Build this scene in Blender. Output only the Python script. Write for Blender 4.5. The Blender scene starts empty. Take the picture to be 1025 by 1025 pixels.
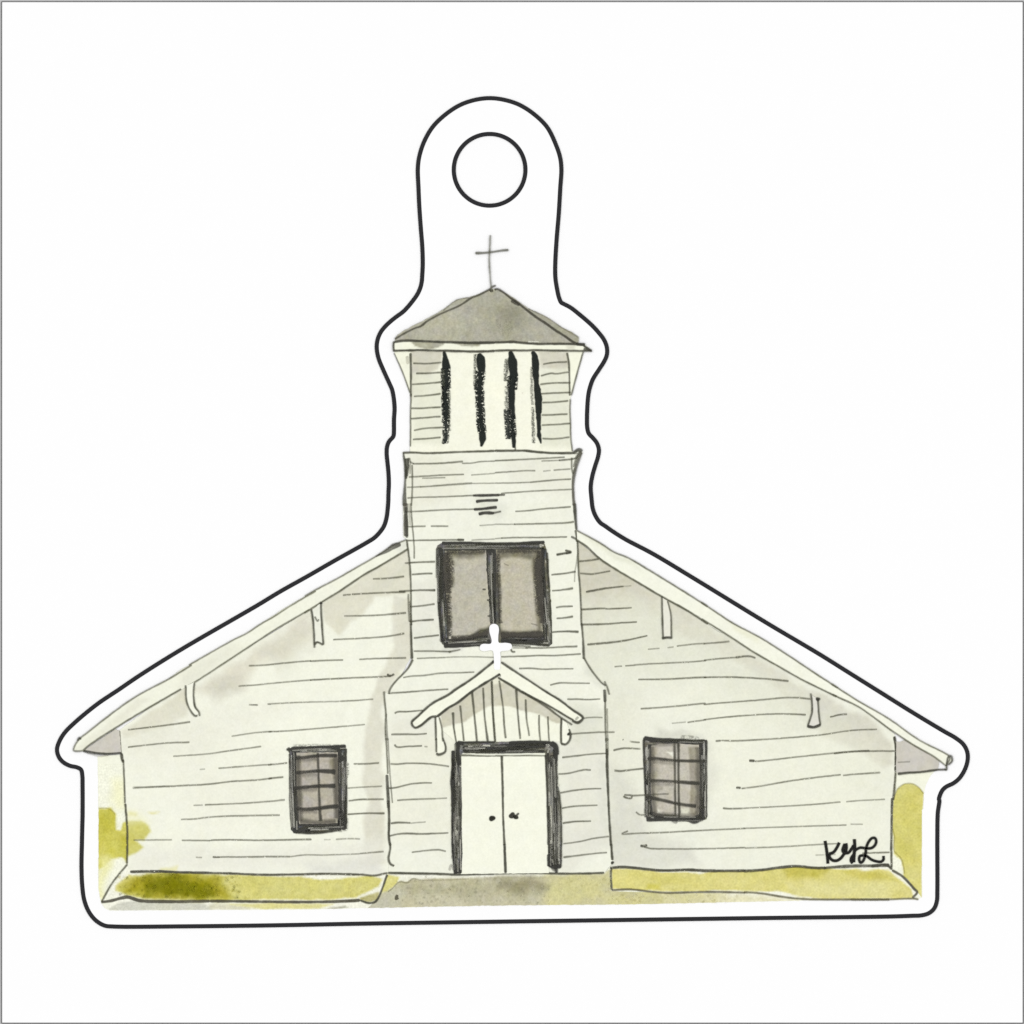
import bpy, math, random
import numpy as np
from mathutils import Vector
from mathutils.geometry import delaunay_2d_cdt

random.seed(7)
RNG = np.random.default_rng(7)
S = 1e-4                 # one pixel of the drawing = 0.1 mm
ALB = 0.84               # albedo of clean white paper
sc = bpy.context.scene
COL = sc.collection

# ------------------------------------------------------------------ helpers
class Path(list):
    """points of one pen stroke; trim = how much to cut at a (start, end) that continues in the next stroke"""
    trim = (0, 0)
    def __add__(self, o): return list(self) + list(o)

def T(x0, y0, size, l=0, r=0, u=0, d=0):
    k = size / 1025.0
    def f(*p):
        q = Path((x0 + a * k, y0 + b * k) for a, b in p)
        def cut(a, b): return l if a == 0 else r if a == 1025 else u if b == 0 else d if b >= 1010 else 0
        q.trim = (cut(*p[0]), cut(*p[-1]))
        return q
    return f

A = T(380, 80, 220)
B1 = T(380, 280, 120, r=5, d=4); B2 = T(490, 280, 120, l=5, d=4); B3 = T(380, 390, 120, r=5, u=4, d=4); B4 = T(490, 390, 120, l=5, u=4, d=4)
C5 = T(370, 500, 130, r=5, u=4, d=4); C6 = T(490, 500, 130, l=5, u=4, d=4); C7 = T(370, 620, 130, r=5, u=4, d=9); C8 = T(490, 620, 130, l=5, u=4, d=9)
D1 = T(370, 730, 130, r=5, u=9, d=14); D2 = T(490, 730, 130, l=5, u=9, d=14); D3 = T(360, 830, 140, r=5, u=14); D4 = T(490, 830, 140, l=5, u=14)
E5 = T(40, 660, 160, r=10, d=14); E6 = T(180, 560, 160, l=10, r=29); E7 = T(280, 520, 140, l=29); E8 = T(60, 790, 160, r=10, u=14)
F1 = T(200, 790, 160, l=10); F2 = T(120, 670, 160, r=9); F3 = T(260, 650, 140, l=9); F4 = T(270, 730, 130)
F5 = T(560, 520, 160, r=14); F6 = T(690, 580, 160, l=14, r=14); F7 = T(820, 650, 160, l=14, d=9); F8 = T(580, 660, 160, r=34)
G1 = T(600, 790, 160, r=14); G2 = T(730, 790, 160, l=14); G3 = T(820, 790, 160, u=9); G4 = T(720, 680, 160, r=40)
OL = T(40, 520, 400); OR = T(560, 520, 420); OT = T(370, 270, 250)
W1 = T(430, 535, 130); SG = T(820, 830, 70); S5 = T(435, 345, 105); S6 = T(495, 345, 110)
WR = T(635, 730, 100); WD = T(450, 730, 120); L7 = T(90, 860, 160); L8 = T(380, 860, 240)

def hsh(ix, iy, seed):
    n = (ix.astype(np.int64) * 374761393 + iy.astype(np.int64) * 668265263 + seed * 974711) & 0x7fffffff
    n = ((n ^ (n >> 13)) * 1274126177) & 0x7fffffff
    return ((n ^ (n >> 16)) & 0xffff) / 65535.0

def vnoise(x, y, f, seed=0):
    x = np.asarray(x, float) * f; y = np.asarray(y, float) * f
    ix = np.floor(x); iy = np.floor(y); fx = x - ix; fy = y - iy
    fx = fx * fx * (3 - 2 * fx); fy = fy * fy * (3 - 2 * fy)
    a = hsh(ix, iy, seed); b = hsh(ix + 1, iy, seed); c = hsh(ix, iy + 1, seed); d = hsh(ix + 1, iy + 1, seed)
    return (a * (1 - fx) + b * fx) * (1 - fy) + (c * (1 - fx) + d * fx) * fy

def fbm(x, y, f, seed=0):
    return (vnoise(x, y, f, seed) + .5 * vnoise(x, y, f * 2.1, seed + 3) + .25 * vnoise(x, y, f * 4.3, seed + 5)) / 1.75 - .5

def lin(c):
    c = np.clip(np.asarray(c, float) / 255.0, 0, 1)
    return np.where(c <= .04045, c / 12.92, ((c + .055) / 1.055) ** 2.4)

def world(x, y, z):
    return np.stack([(np.asarray(x) - 512.5) * S, (512.5 - np.asarray(y)) * S, np.zeros_like(np.asarray(x, float)) + z * S], -1)

def smooth_path(pts, closed=False, step=1.0):
    p = np.array(pts, float)
    n = len(p)
    if n == 2 and not closed:
        m = max(2, int(np.hypot(*(p[1] - p[0])) / step) + 1)
        t = np.linspace(0, 1, m)[:, None]
        return p[0] * (1 - t) + p[1] * t, t[:, 0]
    out = []; par = []
    segs = n if closed else n - 1
    for i in range(segs):
        p1 = p[i]; p2 = p[(i + 1) % n]
        p0 = p[i - 1] if (closed or i > 0) else 2 * p1 - p2
        p3 = p[(i + 2) % n] if (closed or i + 2 < n) else 2 * p2 - p1
        d01 = max(np.hypot(*(p1 - p0)), 1e-3) ** .5; d12 = max(np.hypot(*(p2 - p1)), 1e-3) ** .5; d23 = max(np.hypot(*(p3 - p2)), 1e-3) ** .5
        m1 = (p1 - p0) / d01 - (p2 - p0) / (d01 + d12) + (p2 - p1) / d12
        m2 = (p2 - p1) / d12 - (p3 - p1) / (d12 + d23) + (p3 - p2) / d23
        m1 = m1 * d12; m2 = m2 * d12
        k = max(1, int(round(np.hypot(*(p2 - p1)) / step)))
        t = np.arange(k)[:, None] / k
        q = (2 * t**3 - 3 * t**2 + 1) * p1 + (t**3 - 2 * t**2 + t) * m1 + (-2 * t**3 + 3 * t**2) * p2 + (t**3 - t**2) * m2
        out.append(q); par.append(i + t[:, 0])
    if not closed:
        out.append(p[-1:]); par.append(np.array([segs], float))
    return np.concatenate(out), np.concatenate(par) / segs

def sdist(x, y, poly):
    """signed distance to a polygon, negative inside"""
    p = np.array(poly, float); q = np.roll(p, -1, 0)
    best = np.full(x.shape, 1e9); inside = np.zeros(x.shape, bool)
    for (ax, ay), (bx, by) in zip(p, q):
        dx, dy = bx - ax, by - ay; L = dx * dx + dy * dy + 1e-9
        t = np.clip(((x - ax) * dx + (y - ay) * dy) / L, 0, 1)
        best = np.minimum(best, np.hypot(x - ax - t * dx, y - ay - t * dy))
        if abs(dy) > 1e-9:
            inside ^= ((ay > y) != (by > y)) & (x < (bx - ax) * (y - ay) / dy + ax)
    return np.where(inside, -best, best)

# ------------------------------------------------------------------ materials
def nt(name):
    m = bpy.data.materials.new(name); m.use_nodes = True
    t = m.node_tree; t.nodes.clear()
    return m, t, t.nodes.new('ShaderNodeOutputMaterial')

def N(t, kind, **kw):
    n = t.nodes.new(kind)
    for k, v in kw.items():
        setattr(n, k, v)
    return n

def noise(t, px, detail=2.0, rough=.6):
    tc = N(t, 'ShaderNodeTexCoord')
    n = N(t, 'ShaderNodeTexNoise'); n.inputs['Scale'].default_value = 1 / (px * S)
    n.inputs['Detail'].default_value = detail; n.inputs['Roughness'].default_value = rough
    t.links.new(tc.outputs['Object'], n.inputs['Vector'])
    return n.outputs['Fac']

def matte(t, colour_socket=None, colour=None):
    b = N(t, 'ShaderNodeBsdfPrincipled')
    b.inputs['Roughness'].default_value = 1.0
    b.inputs['Specular IOR Level'].default_value = 0.0
    if colour_socket: t.links.new(colour_socket, b.inputs['Base Color'])
    if colour is not None: b.inputs['Base Color'].default_value = (*colour, 1)
    return b

def math_node(t, op, a, b):
    n = N(t, 'ShaderNodeMath', operation=op)
    for i, v in enumerate((a, b)):
        if isinstance(v, (int, float)): n.inputs[i].default_value = v
        else: t.links.new(v, n.inputs[i])
    return n.outputs[0]

def wash_material(name, grain=.05, blot=.03):
    m, t, out = nt(name)
    at = N(t, 'ShaderNodeAttribute', attribute_name='pigment')
    g = math_node(t, 'MULTIPLY_ADD', noise(t, 2.0, 3, .7), grain); t.nodes[-1].inputs[2].default_value = 1 - grain * .5
    g2 = math_node(t, 'MULTIPLY_ADD', noise(t, 9, 3, .6), blot); t.nodes[-1].inputs[2].default_value = 1 - blot * .5
    f = math_node(t, 'MULTIPLY', g, g2)
    v = N(t, 'ShaderNodeVectorMath', operation='SCALE')
    t.links.new(at.outputs['Color'], v.inputs[0]); t.links.new(f, v.inputs['Scale'])
    b = matte(t, v.outputs[0]); t.links.new(b.outputs[0], out.inputs[0])
    return m

def ink_material(name):
    m, t, out = nt(name)
    at = N(t, 'ShaderNodeAttribute', attribute_name='pigment')
    dr = N(t, 'ShaderNodeAttribute', attribute_name='dryness')
    # dry ink breaks up where the paper grain is high; wet ink only varies a little in tone
    n = noise(t, 1.6, 2.0, .6)
    lo = dr.outputs['Fac']
    mr = N(t, 'ShaderNodeMapRange', interpolation_type='SMOOTHSTEP')
    hi = math_node(t, 'ADD', lo, .11)
    t.links.new(n, mr.inputs[0]); t.links.new(lo, mr.inputs[1]); t.links.new(hi, mr.inputs[2])
    mr.inputs[3].default_value = 1; mr.inputs[4].default_value = 0.0
    n2 = noise(t, 1.4, 2, .6)
    k = math_node(t, 'MULTIPLY_ADD', n2, -.5); t.nodes[-1].inputs[2].default_value = 1.25
    fac = math_node(t, 'MULTIPLY', at.outputs['Alpha'], mr.outputs[0])
    fac = math_node(t, 'MULTIPLY', fac, k)
    fac.node.use_clamp = True
    b = matte(t, at.outputs['Color'])
    tr = N(t, 'ShaderNodeBsdfTransparent')
    mx = N(t, 'ShaderNodeMixShader')
    t.links.new(fac, mx.inputs[0]); t.links.new(tr.outputs[0], mx.inputs[1]); t.links.new(b.outputs[0], mx.inputs[2])
    t.links.new(mx.outputs[0], out.inputs[0])
    return m

def plain_material(name, srgb, grain=.015, px=2.0):
    m, t, out = nt(name)
    v = N(t, 'ShaderNodeVectorMath', operation='SCALE'); v.inputs[0].default_value = tuple(lin(srgb) * ALB)
    g = math_node(t, 'MULTIPLY_ADD', noise(t, px, 3), grain); t.nodes[-1].inputs[2].default_value = 1 - grain * .5
    t.links.new(g, v.inputs['Scale'])
    b = matte(t, v.outputs[0]); t.links.new(b.outputs[0], out.inputs[0])
    return m

WASH = wash_material('watercolour_on_cream_paper', .20, .06)
ROUGHWASH = wash_material('granulating_watercolour', .62, .22)
INK = ink_material('brown_black_ink')
WHITE = plain_material('white_card', (255, 255, 255), .006)
SHEET = plain_material('white_sheet_paper', (255, 255, 255), .006)
BLACK = plain_material('black_printed_line', (49, 49, 51), .10, 3)
EDGE = plain_material('grey_border_edge', (100, 100, 100), .1)  # grey of the drawing's border line, put on the sheet's bevel
TABLE = plain_material('pale_grey_table', (205, 205, 205), .03)
PAINT = plain_material('white_gouache', (255, 255, 255), .01)

# ------------------------------------------------------------------ washes (pigment laid on the paper)
WASHES = []
def wash(targets, poly, col, a=1.0, soft=3.0, warp=4.0, edge=0.0, wf=.06):
    g = max(col) - min(col) < 30
    WASHES.append((targets.split(), poly, np.array(col, float) + (np.array((0, 2.0 if col[0] > col[1] else -.5, -3 - 1.5 * min(max((sum(col) / 3 - 212) / 10, 0), 1))) if g else 0), a, soft, warp, edge, wf))

def pigment(x, y, base, key, var=1.0):
    c = np.repeat(np.array([base], float), len(x), 0)
    for i, (tg, poly, col, a, soft, warp, edge, wf) in enumerate(WASHES):
        if key not in tg: continue
        wx = x + warp * 2 * fbm(x, y, wf, 11 + i); wy = y + warp * 2 * fbm(x, y, wf, 57 + i)
        d = sdist(wx, wy, poly)
        t = np.clip((soft - d) / (2 * soft), 0, 1); t = t * t * (3 - 2 * t)
        m = t * a * (1 + .25 * fbm(x, y, .08, 91 + i))
        if edge: m = m + edge * np.exp(-((d + 1.0) / 1.3) ** 2)
        m = np.clip(m, 0, 1)[:, None]
        c = c * (1 - m) + col * m
    sh = 1 + var * (.018 * fbm(x, y, .03, 200) + .014 * fbm(x, y, .14, 210))
    mo = np.stack([fbm(x, y, .11, 301) + .5 * fbm(x, y, .33, 311), .6 * fbm(x, y, .11, 301) + .5 * fbm(x, y, .33, 312), fbm(x, y, .13, 303) + .6 * fbm(x, y, .3, 313)], -1)
    dk = np.clip((252 - c.mean(1)) / 60, .35, 1.3)[:, None]
    gr = (fbm(x, y, .5, 320) * dk[:, 0] * 17 + fbm(x, y, .2, 321) * dk[:, 0] * 11)[:, None]
    return np.clip(c * sh[:, None] + var * (mo * (5, 4, 11) * dk + gr), 0, 255)

# ------------------------------------------------------------------ mesh building
class Build:
    def __init__(self):
        self.v = []; self.f = []; self.m = []; self.c = []; self.d = []; self.n = 0; self.k = 0
    def add(self, v, f, mat, c, d):
        self.v.append(v); self.c.append(c); self.d.append(d)
        self.f += [tuple(i + self.n for i in q) for q in f]
        self.m += [mat] * len(f); self.n += len(v)

    def fill(self, poly, base, z, key='', step=2.0, thick=.3, jit=.25, var=1.0, mat=0, smooth=False, holes=()):
        if smooth: poly = smooth_path(poly, True, 1.5)[0]
        pts = []
        P = [tuple(p) for p in poly]
        for i in range(len(P)):
            a = np.array(P[i]); b = np.array(P[(i + 1) % len(P)])
            L = np.hypot(*(b - a)); k = max(1, int(L / 2.5))
            for j in range(k):
                q = a + (b - a) * j / k
                if j: q = q + RNG.normal(0, jit, 2) * (.6 if jit else 0)
                pts.append(q)
        pts = np.array(pts)
        nb = len(pts)
        loop = list(range(nb))
        x0, y0 = pts.min(0); x1, y1 = pts.max(0)
        gx, gy = np.meshgrid(np.arange(x0 + step / 2, x1, step), np.arange(y0 + step / 2, y1, step))
        gx = gx.ravel() + RNG.uniform(-.2, .2, gx.size) * step; gy = gy.ravel() + RNG.uniform(-.2, .2, gy.size) * step
        d = sdist(gx, gy, pts); keep = d < -step * .45
        gx, gy = gx[keep], gy[keep]
        co = [Vector((float(a), float(b))) for a, b in pts] + [Vector((float(a), float(b))) for a, b in zip(gx, gy)]
        r = delaunay_2d_cdt(co, [(i, (i + 1) % nb) for i in range(nb)], [loop], 2, 1e-5)
        vx = np.array([v.x for v in r[0]]); vy = np.array([v.y for v in r[0]])
        col = lin(pigment(vx, vy, base, key, var)) * ALB
        col = np.concatenate([col, np.ones((len(vx), 1))], 1)
        F = []
        for f in r[2]:
            a, b, c = [(vx[i], vy[i]) for i in f[:3]]
            s = (b[0] - a[0]) * (c[1] - a[1]) - (b[1] - a[1]) * (c[0] - a[0])
            F.append(tuple(f) if s < 0 else tuple(reversed(f)))
        V = world(vx, vy, z)
        self.add(V, F, mat, col, np.zeros(len(V)))
        # cut edge of the piece
        px, py = pts[:, 0], pts[:, 1]
        ce = np.concatenate([lin(pigment(px, py, base, key, var)) * ALB, np.ones((nb, 1))], 1)
        SV = np.concatenate([world(px, py, z), world(px, py, z - thick)])
        area = np.sum(px * np.roll(py, -1) - np.roll(px, -1) * py)
        SF = []
        for i in range(nb):
            j = (i + 1) % nb
            q = (i, j, j + nb, i + nb)
            SF.append(q if area > 0 else q[::-1])
        self.add(SV, SF, mat, np.concatenate([ce, ce]), np.zeros(2 * nb))
        return self

    def ink(self, pts, w=1.3, a=.8, col=(58, 58, 50), z=0.0, dry=.35, wob=.16, wv=.22, av=.25, mat=1, taper=.6, closed=False, soft=.55):
        q, par = smooth_path(pts, closed, .7)
        if isinstance(pts, Path):
            c0, c1 = (int(v / .7) for v in pts.trim)
            if c0 + c1 + 4 < len(q): q = q[c0:len(q) - c1]; par = par[c0:len(par) - c1]
        n = len(q)
        if n < 2: return self
        wp = np.array(w, float) if np.ndim(w) else np.array([w, w], float)
        width = np.interp(par, np.linspace(0, 1, len(wp)), wp)
        ap = np.array(a, float) if np.ndim(a) else np.array([a, a], float)
        al = np.interp(par, np.linspace(0, 1, len(ap)), ap)
        dp = np.array(dry, float) if np.ndim(dry) else np.array([dry, dry], float)
        dr = np.interp(par, np.linspace(0, 1, len(dp)), dp)
        dr = np.interp(dr, [0, .3, .45, .55, .7, .85, 1], [1, .80, .68, .55, .49, .43, .36])
        if np.max(al) < .99 and sum(col) < 330:
            thin = float(np.clip((2.3 - width.mean()) / 1.0, 0, 1))
            width = (width + .32 - .14 * thin) * (1 - .06 * thin); soft = soft + .17 * thin; al = al * (1 - .17 * thin)
            col = tuple(c + 13 + 17 * thin for c in col[:2]) + (col[2] + 13 + 9 * thin,)
        seed = int(abs(q[0, 0] * 13 + q[0, 1] * 7)) % 9973
        s = np.arange(n) * .7
        z1 = np.zeros(n)
        q = q + np.stack([fbm(s, z1 + 3.3, .25, seed), fbm(s, z1 + 9.1, .25, seed + 1)], -1) * 2 * wob
        width = width * (1 + 2 * wv * fbm(s, z1 + 1.7, .18, seed + 2))
        al = np.clip(al * (1 + 2 * av * fbm(s, z1 + 5.9, .12, seed + 4)), 0, 1)
        if taper and not closed:
            e = np.minimum(s, s[::-1]); width = width * np.clip(.55 + e / (taper * 3 + 1e-6), .55, 1)
        tn = np.gradient(q, axis=0)
        if closed: tn = (np.roll(q, -1, 0) - np.roll(q, 1, 0))
        tn /= (np.hypot(tn[:, 0], tn[:, 1])[:, None] + 1e-9)
        nm = np.stack([-tn[:, 1], tn[:, 0]], -1)
        h = width / 2
        inner = np.maximum(h - soft, .12 * h)
        offs = [-(h + soft), -inner, inner, h + soft]; aa = [0, 1, 1, 0]
        zz = z + .05 + (self.k % 10) * .02; self.k += 1
        V = []; C = []; D = []
        lc = lin(col) * ALB
        for o, f in zip(offs, aa):
            p = q + nm * o[:, None]
            V.append(world(p[:, 0], p[:, 1], zz))
            C.append(np.concatenate([np.repeat([lc], n, 0), (al * f)[:, None]], 1)); D.append(dr)
        V = np.concatenate(V); C = np.concatenate(C); D = np.concatenate(D)
        F = []
        for r in range(3):
            for i in range(n if closed else n - 1):
                j = (i + 1) % n
                F.append((r * n + i, (r + 1) * n + i, (r + 1) * n + j, r * n + j))
        self.add(V, F, mat, C, D)
        return self

    def dot(self, c, r, a=.92, col=(60, 60, 53), z=0.0, dry=.1):
        th = np.linspace(0, 2 * math.pi, 20, endpoint=False)
        rr = r * (1 + .12 * np.sin(2 * th + c[0]) + .07 * np.sin(3 * th + c[1]))
        zz = z + .05 + (self.k % 10) * .02; self.k += 1
        X = np.concatenate([[c[0]], c[0] + np.cos(th) * np.maximum(rr - .5, .1), c[0] + np.cos(th) * (rr + .5)])
        Y = np.concatenate([[c[1]], c[1] + np.sin(th) * np.maximum(rr - .5, .1), c[1] + np.sin(th) * (rr + .5)])
        al = np.concatenate([[a], np.full(20, a), np.zeros(20)])
        C = np.concatenate([np.repeat([lin(col) * ALB], 41, 0), al[:, None]], 1)
        F = [(0, 1 + (i + 1) % 20, 1 + i) for i in range(20)] + [(1 + i, 1 + (i + 1) % 20, 21 + (i + 1) % 20, 21 + i) for i in range(20)]
        self.add(world(X, Y, zz), F, 1, C, np.full(41, .95))
        return self

    def hairs(self, path, half, n, z, light=.5, ln=(14, 46), a=(.25, .75)):
        """loose streaks of a half dry pen along a path: bare paper and dark strands"""
        q, _ = smooth_path(path, False, 1.0)
        for k in range(n):
            L = int(random.uniform(*ln)); i0 = random.randint(0, max(0, len(q) - 4)); seg = q[i0:i0 + L]
            if len(seg) < 4: continue
            tn = seg[-1] - seg[0]; tn = tn / (np.hypot(*tn) + 1e-9); o = random.uniform(-half, half)
            seg = seg[::3] + np.array([-tn[1], tn[0]]) * o
            lt = random.random() < light
            self.ink([tuple(p) for p in seg], random.uniform(.4, 1.0) if lt else random.uniform(.8, 1.5), random.uniform(*a), random.choice([(200, 199, 186), (172, 171, 160), (150, 149, 140)]) if lt else (52, 52, 48), z + .02, .5)
        return self

    def solid(self, poly, z, thick, mat=0):
        """plain flat piece with an even colour and a real edge"""
        return self.fill(poly, (255, 255, 255), z, '', step=40, thick=thick, jit=0, var=0, mat=mat)

    def link(self, name, mats, parent=None, origin=(0, 0, 0)):
        me = bpy.data.meshes.new(name)
        V = np.concatenate(self.v); C = np.concatenate(self.c); D = np.concatenate(self.d)
        V = V - np.array(origin)
        me.from_pydata(V.tolist(), [], self.f)
        for m in mats: me.materials.append(m)
        me.polygons.foreach_set('material_index', self.m)
        ca = me.color_attributes.new('pigment', 'FLOAT_COLOR', 'POINT')
        ca.data.foreach_set('color', C.astype(np.float32).ravel())
        da = me.attributes.new('dryness', 'FLOAT', 'POINT')
        da.data.foreach_set('value', D.astype(np.float32))
        me.update()
        o = bpy.data.objects.new(name, me); COL.objects.link(o)
        if parent is not None: o.parent = parent
        else: o.location = origin
        return o

def px(x, y, z):
    return tuple(world(np.array([x]), np.array([y]), z)[0])

def empty(name, at, label, cat, group=None):
    o = bpy.data.objects.new(name, None); COL.objects.link(o)
    o.location = at; o['label'] = label; o['category'] = cat; o.empty_display_size = .004
    if group: o['group'] = group
    return o

# ------------------------------------------------------------------ setting
def box(name, x0, y0, x1, y1, z0, z1, mats, side=0):
    v = [px(x0, y0, z0), px(x1, y0, z0), px(x1, y1, z0), px(x0, y1, z0), px(x0, y0, z1), px(x1, y0, z1), px(x1, y1, z1), px(x0, y1, z1)]
    f = [(4, 7, 6, 5), (0, 1, 2, 3), (0, 4, 5, 1), (1, 5, 6, 2), (2, 6, 7, 3), (3, 7, 4, 0)]
    me = bpy.data.meshes.new(name); me.from_pydata(v, [], f)
    for m in mats: me.materials.append(m)
    for p in me.polygons:
        p.material_index = 0 if p.index == 0 else side
    o = bpy.data.objects.new(name, me); COL.objects.link(o); o['kind'] = 'structure'
    return o

box('table', -4000, -4000, 5000, 5000, -300, -2.0, [TABLE])
# the white sheet, with the drawing's thin grey border line built as its bevelled edge
def sheet():
    lo, li, hi_, hl = 1.0, 1.9, 1024.4, 1023.3
    o4 = [(lo, lo), (hi_, lo), (hi_, hi_), (lo, hi_)]; i4 = [(li, li), (hl, li), (hl, hl), (li, hl)]
    v = [px(x, y, -2.0) for x, y in o4] + [px(x, y, -.3) for x, y in o4] + [px(x, y, 0) for x, y in i4]
    f = [(8, 11, 10, 9)]
    for i in range(4):
        j = (i + 1) % 4
        f += [(4 + i, 8 + i, 8 + j, 4 + j), (i, 4 + i, 4 + j, j)]
    me = bpy.data.meshes.new('paper_sheet'); me.from_pydata(v, [], f)
    me.materials.append(SHEET); me.materials.append(EDGE)
    for p in me.polygons: p.material_index = 0 if p.index == 0 else 1
    o = bpy.data.objects.new('paper_sheet', me); COL.objects.link(o); o['kind'] = 'structure'
sheet()

# ------------------------------------------------------------------ the tag
OUT = (A((511, 84), (440, 93), (370, 118), (300, 165), (245, 220), (205, 290), (183, 360), (177, 415), (180, 500), (184, 590), (191, 690), (198, 780), (200, 860), (197, 920))
       + B1((360, 0), (348, 60), (322, 120), (280, 180), (235, 235), (195, 275), (140, 315), (90, 355), (45, 398), (8, 445))
       + OT((32, 285), (28, 318), (35, 360), (55, 410), (80, 465))
       + B3((105, 0), (120, 80), (126, 160), (121, 250), (119, 380), (114, 400), (78, 442), (62, 485), (58, 540), (65, 620), (73, 700), (77, 800), (73, 900))
       + C5((146, 0), (140, 80), (130, 150), (110, 210), (75, 260), (35, 300))
       + E7((640, 165), (400, 300), (200, 415), (0, 527))
       + E6((500, 290), (0, 580)) + E5((640, 100), (500, 195), (380, 275), (290, 345), (215, 410), (160, 465), (125, 520), (108, 575), (118, 620), (145, 655), (190, 680), (235, 690), (262, 705), (270, 740), (272, 820), (272, 1000))
       + E8((143, 200), (140, 330), (137, 500), (142, 620), (155, 710), (185, 785), (230, 840), (285, 872), (340, 878), (800, 877))
       + F1((500, 870),) + D3((0, 690), (1025, 675)) + D4((1025, 662),) + G1((1025, 824),) + G2((1025, 814),)
       + G3((600, 809), (650, 807), (700, 793), (735, 762), (752, 715), (755, 650), (755, 300), (758, 150), (768, 70))
       + F7((765, 960), (785, 905), (810, 880), (860, 855), (900, 820), (935, 760), (950, 700), (945, 650), (920, 605), (870, 565), (800, 525), (600, 405), (400, 280), (200, 155), (0, 30))
       + F6((500, 281),) + F5((850, 370), (600, 220), (420, 125), (340, 75), (290, 40))
       + C6((870, 180), (830, 120), (810, 60), (803, 0))
       + B4((868, 920), (862, 830), (875, 740), (900, 650), (925, 570), (932, 510), (915, 455), (880, 410), (845, 372), (832, 320), (830, 250), (833, 150), (840, 60))
       + B2((850, 940), (880, 850), (930, 770), (975, 700), (1000, 640), (1000, 575), (975, 510), (930, 450), (870, 385), (760, 290), (690, 236), (630, 204), (611, 194), (601, 177), (588, 140), (575, 80), (562, 0))
       + A((817, 900), (818, 840), (824, 740), (834, 620), (841, 500), (846, 415), (840, 360), (820, 300), (780, 220), (720, 160), (650, 115), (580, 92)))
HC = A((511.5, 418))[0]; HR = 35.9; LW = 4.25

ZP = .6   # top of the tag plate
tag = empty('keyring_tag', px(490, 560, 0), 'white die-cut tag with black outline and round hanging hole on white paper', 'tag')
TO = tag.location[:]

def ring(outer, inner, z0, z1, b, mat, cap=True):
    """band between two loops with the same number of points, top face plus side walls"""
    n = len(outer)
    V = np.concatenate([world(outer[:, 0], outer[:, 1], z1), world(inner[:, 0], inner[:, 1], z1), world(outer[:, 0], outer[:, 1], z0), world(inner[:, 0], inner[:, 1], z0)])
    F = []
    for i in range(n):
        j = (i + 1) % n
        F += [(i, n + i, n + j, j), (i, j, 2 * n + j, 2 * n + i), (n + i, 3 * n + i, 3 * n + j, n + j)]
    b.add(V, F, mat, np.ones((4 * n, 4)), np.zeros(4 * n))

def offset(q, d):
    t = np.roll(q, -1, 0) - np.roll(q, 1, 0); t /= np.hypot(t[:, 0], t[:, 1])[:, None] + 1e-9
    return q + np.stack([-t[:, 1], t[:, 0]], -1) * d

q = smooth_path(OUT, True, 1.5)[0]
ar = np.sum(q[:, 0] * np.roll(q[:, 1], -1) - np.roll(q[:, 0], -1) * q[:, 1])
sg = 1 if ar < 0 else -1
oo, ii = offset(q, sg * LW / 2), offset(q, -sg * LW / 2)
th = np.linspace(0, 2 * math.pi, 160, endpoint=False)
circ = lambda r: np.stack([HC[0] + r * np.cos(th), HC[1] + r * np.sin(th)], -1)
b = Build()
# plate with a real hole: constrained triangulation of the outline minus the circle
def plate(b, outer, inner, z0, z1):
    no, ni = len(outer), len(inner)
    co = [Vector(map(float, p)) for p in outer] + [Vector(map(float, p)) for p in inner]
    ed = [(i, (i + 1) % no) for i in range(no)] + [(no + i, no + (i + 1) % ni) for i in range(ni)]
    r = delaunay_2d_cdt(co, ed, [], 0, 1e-5)
    vx = np.array([v.x for v in r[0]]); vy = np.array([v.y for v in r[0]])
    F = []
    tri = np.array([f[:3] for f in r[2]])
    cx = vx[tri].mean(1); cy = vy[tri].mean(1)
    ok = (sdist(cx, cy, outer) < 0) & (sdist(cx, cy, inner) > 0)
    for f in tri[ok]:
        a, bb, c = [(vx[i], vy[i]) for i in f]
        s = (bb[0] - a[0]) * (c[1] - a[1]) - (bb[1] - a[1]) * (c[0] - a[0])
        F.append(tuple(f) if s < 0 else tuple(f[::-1]))
    b.add(world(vx, vy, z1), F, 0, np.ones((len(vx), 4)), np.zeros(len(vx)))
    for lp in (outer, inner):
        n = len(lp)
        V = np.concatenate([world(lp[:, 0], lp[:, 1], z1), world(lp[:, 0], lp[:, 1], z0)])
        b.add(V, [(i, (i + 1) % n, n + (i + 1) % n, n + i) for i in range(n)], 1, np.ones((2 * n, 4)), np.zeros(2 * n))
plate(b, offset(q, sg * (LW / 2 - .3)), circ(HR - LW / 2 + .3), 0, ZP)
b.link('plate', [WHITE, BLACK], tag, TO)
b = Build(); ring(oo, ii, ZP - .3, ZP + .08, b, 0); b.link('outline', [BLACK], tag, TO)
b = Build(); ring(circ(HR + LW / 2), circ(HR - LW / 2), ZP - .3, ZP + .08, b, 0); b.link('hole_rim', [BLACK], tag, TO)

# ------------------------------------------------------------------ colours
CREAM = (246, 247, 230); DOORC = (249, 250, 232)
G_W = (226, 222, 208); G_D = (207, 202, 188); G_L = (231, 230, 218)
INKC = (60, 60, 52); DARK = (47, 47, 45)

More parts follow.
